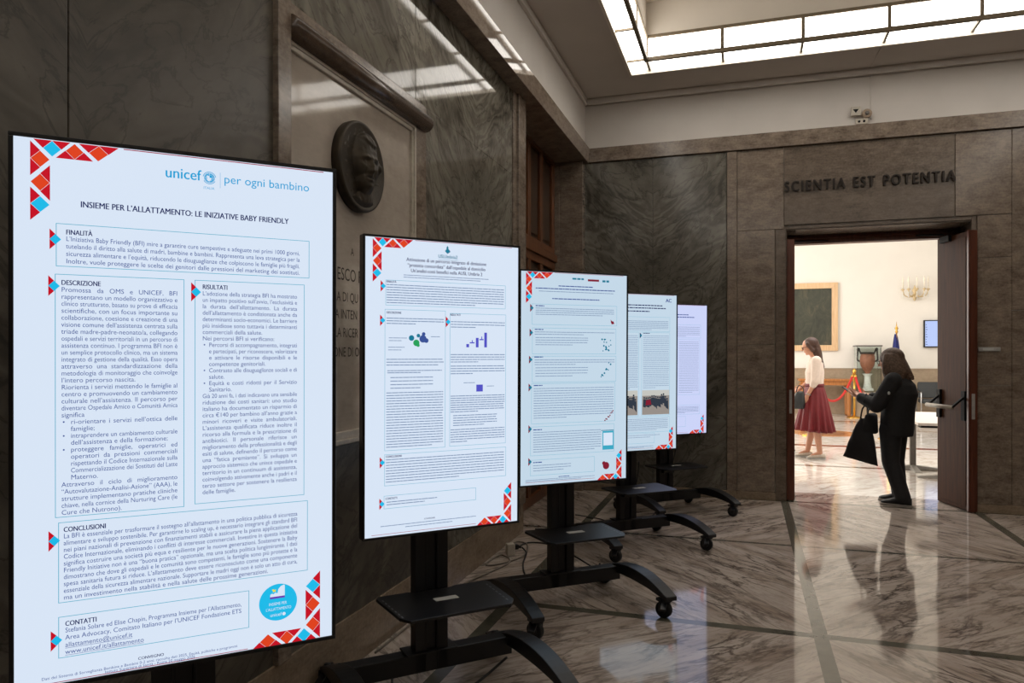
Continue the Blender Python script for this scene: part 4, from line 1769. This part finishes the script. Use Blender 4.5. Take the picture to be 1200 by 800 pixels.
def rope(a, c, sag, label):
    q = MB()
    pts = []
    for k in range(25):
        t_ = k / 24
        pts.append((a[0] + (c[0] - a[0]) * t_, a[1] + (c[1] - a[1]) * t_, a[2] + (c[2] - a[2]) * t_ - sag * 4 * t_ * (1 - t_)))
    q.tube(pts, .026, 10)
    o_ = q.build('barrier_rope', M['rope_red'])
    tag(o_, label, 'rope', 'red barrier ropes')
    q = MB()
    for p, r_ in ((pts[0], pts[1]), (pts[-1], pts[-2])):
        q.cyl(p, Vector(p) + (Vector(r_) - Vector(p)) * .9, .032)
    q.build('brass_end', M['brass'], o_)


rope((2.43, 18.80, 1.05), (1.17, 14.46, 1.05), .52, 'red barrier rope sagging from the post towards the woman in red')
rope((2.46, 18.79, 1.05), (2.41, 14.26, 1.05), .55, 'red barrier rope sagging from the post towards the person in black')

# console table
ct = empty('console_table', 'honey coloured wooden console table against the far wall', 'table', (2.0, 19.45, 0))
q = MB()
q.box(-.75, .48, -.3, .3, .86, .91)
q.build('table_top', M['honey_wood'], ct, .006)
q = MB()
q.box(-.70, .43, -.26, .26, .76, .86)
q.build('apron', M['honey_wood'], ct)
for sx_ in (-.66, .39):
    for sy_ in (-.23, .23):
        q = MB()
        q.lathe([(.03, 0), (.045, .05), (.04, .1), (.055, .45), (.065, .70), (.06, .77)], (sx_, sy_, 0), 14)
        q.build('leg', M['honey_wood'], ct)

# armchair
ch = empty('armchair', 'dark upholstered chair against the far wall behind the white table', 'chair', (4.22, 19.3, 0))
q = MB()
R = []
for k in range(9):
    z = .47 + .38 * k / 8
    y = .18 + .08 * (k / 8)
    hw = .29 - .02 * (k / 8) ** 4
    R.append([(-hw, y, z), (hw, y, z), (hw, y + .06, z), (-hw, y + .06, z)])
q.loft(R, True, False)
q.build('backrest', M['dark_leather'], ch, .02)
q = MB()
q.box(-.29, .29, -.28, .2, .36, .46)
q.build('seat', M['dark_leather'], ch, .03)
for s_ in (-1, 1):
    q = MB()
    q.tube([(s_ * .31, -.26, .01), (s_ * .31, -.26, .6), (s_ * .31, -.22, .63), (s_ * .31, .18, .63), (s_ * .31, .22, .6), (s_ * .31, .24, .01)], .014)
    fr_ = q.build('leg_frame', M['chrome'], ch)
    q = MB()
    q.box(s_ * .31 - .025, s_ * .31 + .025, -.22, .16, .63, .66)
    q.build('armrest', M['dark_leather'], fr_, .008)

# white table
wt = empty('white_table', 'white topped table on grey metal columns beyond the right door leaf', 'table', (2.55, 9.95, 0))
q = MB()
q.box(-.72, 1.0, -.90, .90, .70, .73)
q.build('table_top', M['table_white'], wt, .004)
q = MB()
q.box(-.66, .9, .58, .72, .66, .70)
q.box(-.66, .9, -.72, -.58, .66, .70)
q.build('under_frame', M['dark_trim'], wt)
for (cx_, cy_) in ((-.47, .66), (-.2, -.05), (.75, .66), (.75, -.6)):
    q = MB()
    q.box(cx_ - .035, cx_ + .035, cy_ - .03, cy_ + .03, .03, .68)
    o_ = q.build('column_leg', M['grey_metal'], wt, .004)
    q = MB()
    q.loft([[(cx_ + sx2 * .05, cy_ + d_, z_) for sx2, z_ in ((-1, 0.0), (1, 0.0), (.7, .05 - .12 * abs(d_)), (-.7, .05 - .12 * abs(d_)))] for d_ in (-.36, -.18, 0, .18, .36)], True, False)
    q.loft([[(cx_ + d_, cy_ + sx2 * .05, z_) for sx2, z_ in ((-1, 0.0), (1, 0.0), (.7, .055 - .12 * abs(d_)), (-.7, .055 - .12 * abs(d_)))] for d_ in (-.36, -.18, 0, .18, .36)], True, False)
    q.build('foot', M['steel'], o_, .003)

# ------------------------------------------------------------------ people


def hand(mb, wrist, direction, palm_n, thumb_side, curl=.5, sc_=1.0):
    """palm, four fingers of unequal length bent at the knuckles, thumb from the side of the palm"""
    d = Vector(direction).normalized()
    n = Vector(palm_n)
    n = (n - d * n.dot(d)).normalized()
    s = d.cross(n)
    if s.dot(Vector(thumb_side)) < 0:
        s = -s
    wv = Vector(wrist)
    rot = Matrix((d, s, n)).transposed()
    mb.ell(wv + d * .045 * sc_, (.052 * sc_, .040 * sc_, .016 * sc_), 14, 10, rot)
    mb.cap(wv, wv + d * .02 * sc_, .023 * sc_, .022 * sc_)
    for k, (off, L) in enumerate(((.029, .070), (.010, .079), (-.010, .073), (-.029, .058))):
        p = wv + d * .085 * sc_ + s * off * sc_
        a = curl * .5
        mb.cap(wv + d * .04 * sc_ + s * off * .8 * sc_, p, .011 * sc_, .0095 * sc_)
        for j, seg in enumerate((.45, .32, .23)):
            q2 = p + (d * math.cos(a) + n * math.sin(a)) * L * seg * sc_
            mb.cap(p, q2, (.0095 - .001 * j) * sc_, (.0088 - .001 * j) * sc_)
            p = q2
            a += curl * .75
    p = wv + d * .03 * sc_ + s * .03 * sc_
    for j, (L, dd) in enumerate(((.035, (.45, .8, .3)), (.028, (.75, .45, .5)), (.022, (.9, .2, .5)))):
        q2 = p + (d * dd[0] + s * dd[1] + n * dd[2]).normalized() * L * sc_
        mb.cap(p, q2, (.012 - .001 * j) * sc_, (.0105 - .001 * j) * sc_)
        p = q2


def head(mb, c, pitch=0.0, sc_=1.0):
    """c = centre of the skull, +x is where the face looks"""
    r = Matrix.Rotation(pitch, 3, 'Y')
    P = lambda x, y, z: Vector(c) + r @ (Vector((x, y, z)) * sc_)
    mb.ell(P(-.008, 0, .015), (.098 * sc_, .076 * sc_, .098 * sc_), 20, 14, r)
    mb.ell(P(.03, 0, -.045), (.062 * sc_, .058 * sc_, .075 * sc_), 16, 12, r)
    mb.ell(P(.068, 0, -.093), (.022 * sc_, .026 * sc_, .018 * sc_), 10, 8, r)      # chin
    mb.cap(P(.086, 0, .010), P(.112, 0, -.024), .010 * sc_, .0125 * sc_)           # nose
    mb.ell(P(.080, 0, .022), (.016 * sc_, .046 * sc_, .010 * sc_), 12, 8, r)       # brow
    mb.ell(P(.086, 0, -.052), (.013 * sc_, .023 * sc_, .006 * sc_), 10, 8, r)      # lips
    mb.ell(P(.085, 0, -.064), (.012 * sc_, .020 * sc_, .006 * sc_), 10, 8, r)
    for s_ in (-1, 1):
        mb.ell(P(.058, s_ * .042, -.025), (.03 * sc_, .025 * sc_, .03 * sc_), 10, 8, r)
        mb.ell(P(-.005, s_ * .078, -.01), (.02 * sc_, .010 * sc_, .032 * sc_), 10, 8, r)
    return P


def ring(c, rx, ry, n=28, rot=None, ph=None):
    out = []
    for k in range(n):
        a = 2 * PI * k / n
        p = Vector((rx * math.cos(a), ry * math.sin(a), 0))
        out.append(Vector(c) + (rot @ p if rot else p))
    return out


def shoe(mb, heel, yaw, L=.25, wd=.045, h_=.07):
    d = Vector((math.cos(yaw), math.sin(yaw), 0))
    hl = Vector(heel)
    s = Vector((-d.y, d.x, 0))
    R = []
    for f, w2, h2 in ((0, .6, .8), (.12, .85, 1.0), (.3, .85, 1.0), (.5, .9, .85), (.7, 1.05, .6), (.88, .9, .45), (1.0, .45, .3)):
        c = hl + d * L * f
        rr = []
        for k in range(14):
            a = 2 * PI * k / 14
            zz = math.sin(a)
            rr.append(c + s * wd * w2 * math.cos(a) + Vector((0, 0, .012 + h_ * h2 * (.5 + .5 * zz))))
        R.append(rr)
    mb.loft(R)


def sole(mb, heel, yaw, L=.255, wd=.046, t_=.02):
    d = Vector((math.cos(yaw), math.sin(yaw), 0))
    s = Vector((-d.y, d.x, 0))
    hl = Vector(heel)
    pl = [(-.01, .55), (.0, .75), (.3, .8), (.55, .85), (.75, 1.05), (.92, .85), (1.0, .4)]
    P = [hl + d * L * f + s * wd * w2 for f, w2 in pl] + [hl + d * L * f - s * wd * w2 for f, w2 in reversed(pl)]
    n_ = len(P)
    mb.add([tuple(p) for p in P] + [tuple(p + Vector((0, 0, t_))) for p in P],
           [tuple(reversed(range(n_))), tuple(range(n_, 2 * n_))] + [(k, (k + 1) % n_, n_ + (k + 1) % n_, n_ + k) for k in range(n_)])


V = Vector


def person_in_black():
    root = empty('person', 'person in black jacket and trousers standing in the doorway looking at a phone', 'person', (1.425, 8.03, 0), math.radians(152))
    # joints (x forward, y left, z up)
    neck, hd = V((.0, 0, 1.295)), V((.055, 0, 1.425))
    shL, shR = V((-.03, .165, 1.235)), V((-.01, -.165, 1.235))
    elL, elR = V((.10, .235, .985)), V((.13, -.215, .99))
    wrL, wrR = V((.315, .13, 1.065)), V((.30, -.09, 1.06))
    hipL, hipR = V((.02, .085, .80)), V((.02, -.085, .80))
    knL, knR = V((.02, .09, .43)), V((.03, -.085, .43))
    anL, anR = V((-.095, .09, .085)), V((-.005, -.09, .085))
    mb = MB()
    head(mb, hd, .22)
    mb.chain([V((-.01, 0, 1.22)), neck, hd + V((-.02, 0, -.06))], [.075, .056, .056])
    mb.loft([ring(V((-.02, 0, .74)), .10, .15), ring(V((-.02, 0, .90)), .10, .14), ring(V((-.02, 0, 1.1)), .11, .16), ring(V((-.02, 0, 1.22)), .08, .15), ring(V((-.01, 0, 1.27)), .05, .07)])
    mb.chain([shL, elL, wrL], [.05, .038, .027])
    mb.chain([shR, elR, wrR], [.05, .038, .027])
    mb.chain([hipL, knL, anL], [.085, .058, .04])
    mb.chain([hipR, knR, anR], [.085, .058, .04])
    for an, yw in ((anL, .1), (anR, -.1)):
        mb.cap(an, an + V((.1 * math.cos(yw), .1 * math.sin(yw), -.045)), .035, .028)
    hand(mb, wrL, (.9, -.35, .25), (-.1, -.5, .75), (-.3, -.4, .8), .75)
    hand(mb, wrR, (.9, .25, .15), (0, .5, .8), (0, .3, .9), .6)
    body = link_mesh('body', fuse(mb, .006, 3), M['skin'], root)
    # jacket
    mb = MB()
    mb.loft([ring(V((-.005, 0, .68)), .145, .185), ring(V((-.01, 0, .76)), .15, .19), ring(V((-.02, 0, .95)), .148, .19), ring(V((-.045, 0, 1.10)), .15, .19),
             ring(V((-.05, 0, 1.19)), .12, .175), ring(V((-.03, 0, 1.26)), .085, .11), ring(V((-.01, 0, 1.31)), .07, .075)])
    mb.chain([shL, elL, V((.27, .155, 1.05))], [.082, .072, .055])
    mb.chain([shR, elR, V((.26, -.11, 1.045))], [.082, .072, .055])
    for s_, sh_, el_ in ((1, shL, elL), (-1, shR, elR)):
        for k in range(4):
            p = sh_.lerp(el_, .25 + .2 * k)
            mb.ell(p + V((.01, 0, 0)), (.085 - .004 * k, .08 - .004 * k, .022), 12, 8)
    mb.cyl((-.012, 0, 1.25), (0, 0, 1.335), .075, .068, 20)
    jk = link_mesh('jacket', fuse(mb, .010, 5), M['black_cloth'], root)
    q = MB()
    q.ell((-.02, .258, 1.115), (.014, .006, .016), 8, 6)
    q.ell((.045, .255, 1.12), (.012, .01, .016), 8, 6)
    q.build('sleeve_badge', M['paper'], jk)
    # trousers
    mb = MB()
    mb.loft([ring(V((.015, 0, .70)), .115, .16), ring(V((.01, 0, .78)), .12, .165), ring(V((.0, 0, .86)), .115, .16)])
    mb.chain([hipL + V((0, 0, -.05)), knL, anL + V((-.0, 0, .0))], [.108, .082, .072])
    mb.chain([hipR + V((0, 0, -.05)), knR, anR + V((-.0, 0, .0))], [.108, .082, .072])
    link_mesh('trousers', fuse(mb, .010, 4), M['trouser_cloth'], root)
    for an, yw in ((anL, .1), (anR, -.1)):
        d_ = V((math.cos(yw), math.sin(yw), 0))
        hl = V((an.x, an.y, 0)) - d_ * .075
        mb = MB()
        shoe(mb, hl, yw, .275, .047, .095)
        sh_ = link_mesh('shoe', fuse(mb, .006, 2), M['shoe_black'], root)
        q = MB()
        sole(q, hl, yw, .28, .05, .024)
        q.build('shoe_sole', M['sole_grey'], sh_, .003)
    # shoulder length hair
    mb = MB()
    r = Matrix.Rotation(.22, 3, 'Y')
    mb.ell(hd + V((-.022, 0, .03)), (.115, .10, .105), 20, 14, r)
    rnd_ = random.Random(5)
    for k in range(26):
        a = -1.95 + 3.9 * k / 25                       # locks from one temple round the back to the other
        ca, sa = math.cos(a), math.sin(a)
        top = hd + V((-.02 - .07 * ca, .08 * sa, .05))
        mid = hd + V((-.028 - .104 * ca, .116 * sa, -.03))
        low = hd + V((-.042 - .128 * ca, .138 * sa, -.11))
        end = hd + V((-.045 - (.135 + rnd_.uniform(-.015, .03)) * ca, (.135 + rnd_.uniform(-.01, .025)) * sa, -.17 + rnd_.uniform(-.02, .025)))
        mb.chain([top, mid, low, end], [.03, .028, .024, .011])
    link_mesh('hair', fuse(mb, .007, 3), M['hair_grey'], root)
    q = MB()
    for s_ in (-1, 1):
        q.tube([hd + V((.098 + .004 * math.cos(a), s_ * .033 + .024 * math.cos(a), -.012 + .02 * math.sin(a))) for a in [2 * PI * k / 16 for k in range(17)]], .0025, 6)
        q.tube([hd + V((.098, s_ * .057, -.005)), hd + V((.05, s_ * .07, .0))], .0022, 6)
    q.tube([hd + V((.10, -.01, -.008)), hd + V((.10, .01, -.008))], .0025, 6)
    q.build('eyeglasses', M['dark_trim'], root)
    return root, wrL, wrR


pb, wrL, wrR = person_in_black()


def to_world(root, p):
    return Matrix.Translation(root.location) @ Euler(root.rotation_euler).to_matrix().to_4x4() @ V(p)


ph_c = to_world(pb, wrL + V((.11, -.055, .045)))
ph = empty('mobile_phone', 'dark mobile phone held up by the person in black', 'phone', ph_c, pb.rotation_euler.z)
q = MB()
m3 = Euler((0.25, -.55, -.3)).to_matrix()
q.obox((0, 0, 0), (.15, .074, .009), m3)
q.build('phone_case', M['black_plastic'], ph, .003)
q = MB()
q.obox(m3 @ V((0, 0, .0055)), (.14, .066, .001), m3)
q.build('phone_glass', M['dark_leather'], ph)

# tote bag hanging from her forearm
bg0 = to_world(pb, (.215, .19, 1.02))
bag = empty('tote_bag', 'black cloth tote bag hanging from the forearm of the person in black', 'bag', (bg0.x, bg0.y, .42), pb.rotation_euler.z)
zt = bg0.z - .42
mb = MB()
R = []
for k in range(12):
    f = k / 11
    z = .43 - .43 * f
    hw = .035 + .135 * f ** .75
    th = .016 + .05 * math.sin(PI * min(1, f * 1.02)) * .8
    cx_ = .02 + .035 * f
    tilt = .075 * f
    rr = []
    for j in range(24):
        a = 2 * PI * j / 24
        xx = hw * math.copysign(abs(math.cos(a)) ** .6, math.cos(a))
        rr.append((cx_ + xx, th * math.sin(a) + .006 * math.sin(9 * xx / .1 + 4 * f), z + .22 * xx * f * .9))
    R.append(rr)
mb.loft(R)
mb.build('bag_body', M['black_cloth'], bag)
q = MB()
for s_ in (-1, 1):
    q.tube(smooth_path([(.02 + s_ * .03, .01 * s_, .42), (.012 + s_ * .02, .012 * s_, .52), (0, .03 * s_, zt - .035), (0, .066 * s_, zt)], 6) +
           smooth_path([(0, .066 * s_, zt), (0, .0, zt + .075)], 3), .008)
q.build('bag_strap', M['black_cloth'], bag)

# small shoulder bag at her hip
sb0 = to_world(pb, (.19, .12, .74))
sbag = empty('shoulder_bag', 'small black shoulder bag at the waist of the person in black', 'bag', (sb0.x, sb0.y, .70), pb.rotation_euler.z)
mb = MB()
mb.loft([ring((0, 0, 0), .05, .10), ring((.01, 0, .02), .065, .12), ring((.01, 0, .1), .06, .12), ring((0, 0, .18), .045, .11), ring((0, 0, .2), .02, .09)])
mb.build('bag_body', M['black_cloth'], sbag)
q = MB()
q.tube(smooth_path([(0, .09, .18), (-.02, .13, .24), (-.07, .15, .30)], 5), .008)
q.build('bag_strap', M['dark_leather'], sbag)


def woman_in_skirt(label, loc, rz, top_mat, with_skirt=True):
    root = empty('person', label, 'person', loc, rz)
    neck, hd = V((.01, 0, 1.485)), V((.065, 0, 1.615))
    shL, shR = V((-.02, .17, 1.405)), V((-.02, -.17, 1.405))
    elL, elR = V((-.0, .215, 1.115)), V((.03, -.215, 1.13))
    wrL, wrR = V((.10, .19, .905)), V((.20, -.15, .98))
    hipL, hipR = V((-.01, .085, .90)), V((-.01, -.085, .90))
    knL, knR = V((.0, .085, .49)), V((.03, -.085, .49))
    anL, anR = V((-.07, .085, .085)), V((.09, -.085, .085))
    mb = MB()
    P = head(mb, hd, .35)
    mb.chain([V((-.01, 0, 1.40)), neck, hd + V((-.02, 0, -.06))], [.07, .05, .05])
    mb.loft([ring(V((-.01, 0, .84)), .10, .155), ring(V((-.01, 0, .95)), .105, .16), ring(V((-.01, 0, 1.08)), .09, .13), ring(V((-.01, 0, 1.25)), .105, .15), ring(V((-.015, 0, 1.38)), .08, .145), ring(V((-.005, 0, 1.44)), .05, .06)])
    mb.chain([shL, elL, wrL], [.048, .037, .026])
    mb.chain([shR, elR, wrR], [.048, .037, .026])
    mb.chain([hipL, knL, knL.lerp(anL, .3) + V((-.015, 0, 0)), anL], [.085, .055, .054, .036])
    mb.chain([hipR, knR, knR.lerp(anR, .3) + V((-.015, 0, 0)), anR], [.085, .055, .054, .036])
    for an in (anL, anR):
        mb.cap(an, an + V((.1, 0, -.045)), .034, .027)
    hand(mb, wrL, (.45, 0, -.9), (.2, -1, 0), (1, 0, 0), .6)
    hand(mb, wrR, (.9, .3, -.3), (0, .5, .8), (0, .4, .8), .6)
    link_mesh('body', fuse(mb, .006, 3), M['skin'], root)
    mb = MB()
    mb.loft([ring(V((-.005, 0, 1.015)), .125, .165), ring(V((-.005, 0, 1.08)), .12, .16), ring(V((-.005, 0, 1.24)), .13, .17), ring(V((-.015, 0, 1.37)), .105, .165), ring(V((-.005, 0, 1.43)), .07, .09), ring(V((.0, 0, 1.46)), .058, .062)])
    mb.chain([shL, elL, elL.lerp(wrL, .25)], [.072, .062, .05])
    mb.chain([shR, elR, elR.lerp(wrR, .25)], [.072, .062, .05])
    link_mesh('blouse', fuse(mb, .009, 4), M[top_mat], root)
    if with_skirt:
        q = MB()
        R = []
        nseg = 120
        for k in range(16):
            f = k / 15
            z = 1.06 - .66 * f
            rx = .115 + .145 * f ** .8
            ry = .15 + .20 * f ** .8
            dp = .11 * f
            R.append([(-.005 - .0 + (rx * (1 + dp * math.cos(15 * a + .6 * math.sin(3 * a)))) * math.cos(a), (ry * (1 + dp * math.cos(15 * a + .6 * math.sin(3 * a)))) * math.sin(a), z + .012 * f * math.sin(2 * a)) for a in [2 * PI * j / nseg for j in range(nseg)]])
        q.loft(R, False)
        sk = q.build('skirt', M['skirt_red'], root)
        so = sk.modifiers.new('s', 'SOLIDIFY')
        so.thickness = .006
        q = MB()
        q.loft([ring(V((-.005, 0, 1.035)), .13, .168), ring(V((-.005, 0, 1.075)), .13, .166)], True)
        q.build('waistband', M['skirt_red'], sk)
    else:
        mb = MB()
        mb.loft([ring(V((-.01, 0, .86)), .13, .175), ring(V((-.01, 0, .95)), .125, .17), ring(V((-.01, 0, 1.03)), .12, .16)])
        mb.chain([hipL, knL, anL + V((0, 0, .03))], [.105, .078, .06])
        mb.chain([hipR, knR, anR + V((0, 0, .03))], [.105, .078, .06])
        link_mesh('trousers', fuse(mb, .010, 3), M['trouser_cloth'], root)
    for an in (anL, anR):
        hl = V((an.x - .075, an.y, 0))
        mb = MB()
        shoe(mb, hl, 0, .245, .042, .07)
        sh_ = link_mesh('shoe', fuse(mb, .006, 2), M['shoe_white' if with_skirt else 'shoe_black'], root)
        q = MB()
        sole(q, hl, 0, .25, .045, .016)
        q.build('shoe_sole', M['paper'], sh_, .003)
    # long hair falling behind the shoulders
    mb = MB()
    r = Matrix.Rotation(.35, 3, 'Y')
    mb.ell(hd + V((-.022, 0, .034)), (.108, .088, .098), 20, 14, r)
    for s_ in (-1, 1):
        mb.cap(hd + V((.03, s_ * .066, .04)), hd + V((-.04, s_ * .072, -.06)), .026, .03)
    mb.chain([hd + V((-.07, 0, .0)), hd + V((-.10, 0, -.10)), hd + V((-.125, 0, -.2)), hd + V((-.165, .0, -.30)), hd + V((-.17, 0, -.38))], [.075, .072, .058, .04, .018])
    for k in range(5):
        y = -.05 + .025 * k
        mb.chain([hd + V((-.10, y, -.05)), hd + V((-.14, y * 1.2, -.18)), hd + V((-.165, y * .8, -.33))], [.03, .026, .012])
    link_mesh('hair', fuse(mb, .007, 3), M['hair_brown'], root)
    q = MB()
    rr = Matrix.Rotation(.35, 3, 'Y')
    for s_ in (-1, 1):
        q.tube([hd + rr @ V((.10, s_ * .033 + .024 * math.cos(a), -.0 + .02 * math.sin(a))) for a in [2 * PI * k / 16 for k in range(17)]], .003, 6)
        q.tube([hd + rr @ V((.10, s_ * .057, .003)), hd + rr @ V((.0, s_ * .082, .005))], .003, 6)
    q.tube([hd + rr @ V((.102, -.01, .002)), hd + rr @ V((.102, .01, .002))], .003, 6)
    q.build('eyeglasses', M['dark_trim'], root)
    if with_skirt:
        q = MB()
        q.tube([wrL.lerp(elL, .12) + V((.031 * math.cos(a), .031 * math.sin(a), .012 * math.cos(a))) for a in [2 * PI * k / 20 for k in range(21)]], .006, 6)
        q.build('wristwatch', M['steel'], root)
    return root


ws = woman_in_skirt('woman in white blouse and dark red pleated skirt standing in the far room', (.945, 11.29, 0), math.radians(178), 'blouse')
w3 = woman_in_skirt('person in striped top mostly hidden behind the left door leaf', (.46, 12.0, 0), math.radians(5), 'striped_cloth', False)
hb = empty('handbag', 'dark handbag held in front of the woman in the red skirt', 'bag', (.72, 11.10, .72), math.radians(178))
mb = MB()
mb.loft([ring((0, 0, 0), .07, .04), ring((0, 0, .02), .085, .05), ring((-.005, 0, .12), .085, .045), ring((-.02, 0, .22), .06, .03), ring((-.025, 0, .25), .03, .02)])
mb.build('bag_body', M['dark_leather'], hb)
q = MB()
q.tube(smooth_path([(.03, 0, .24), (.0, .0, .33), (-.06, 0, .30), (-.07, 0, .22)], 6), .007)
q.build('bag_strap', M['dark_leather'], hb)

# keep only what is needed
for me in list(bpy.data.meshes):
    if me.users == 0:
        bpy.data.meshes.remove(me)
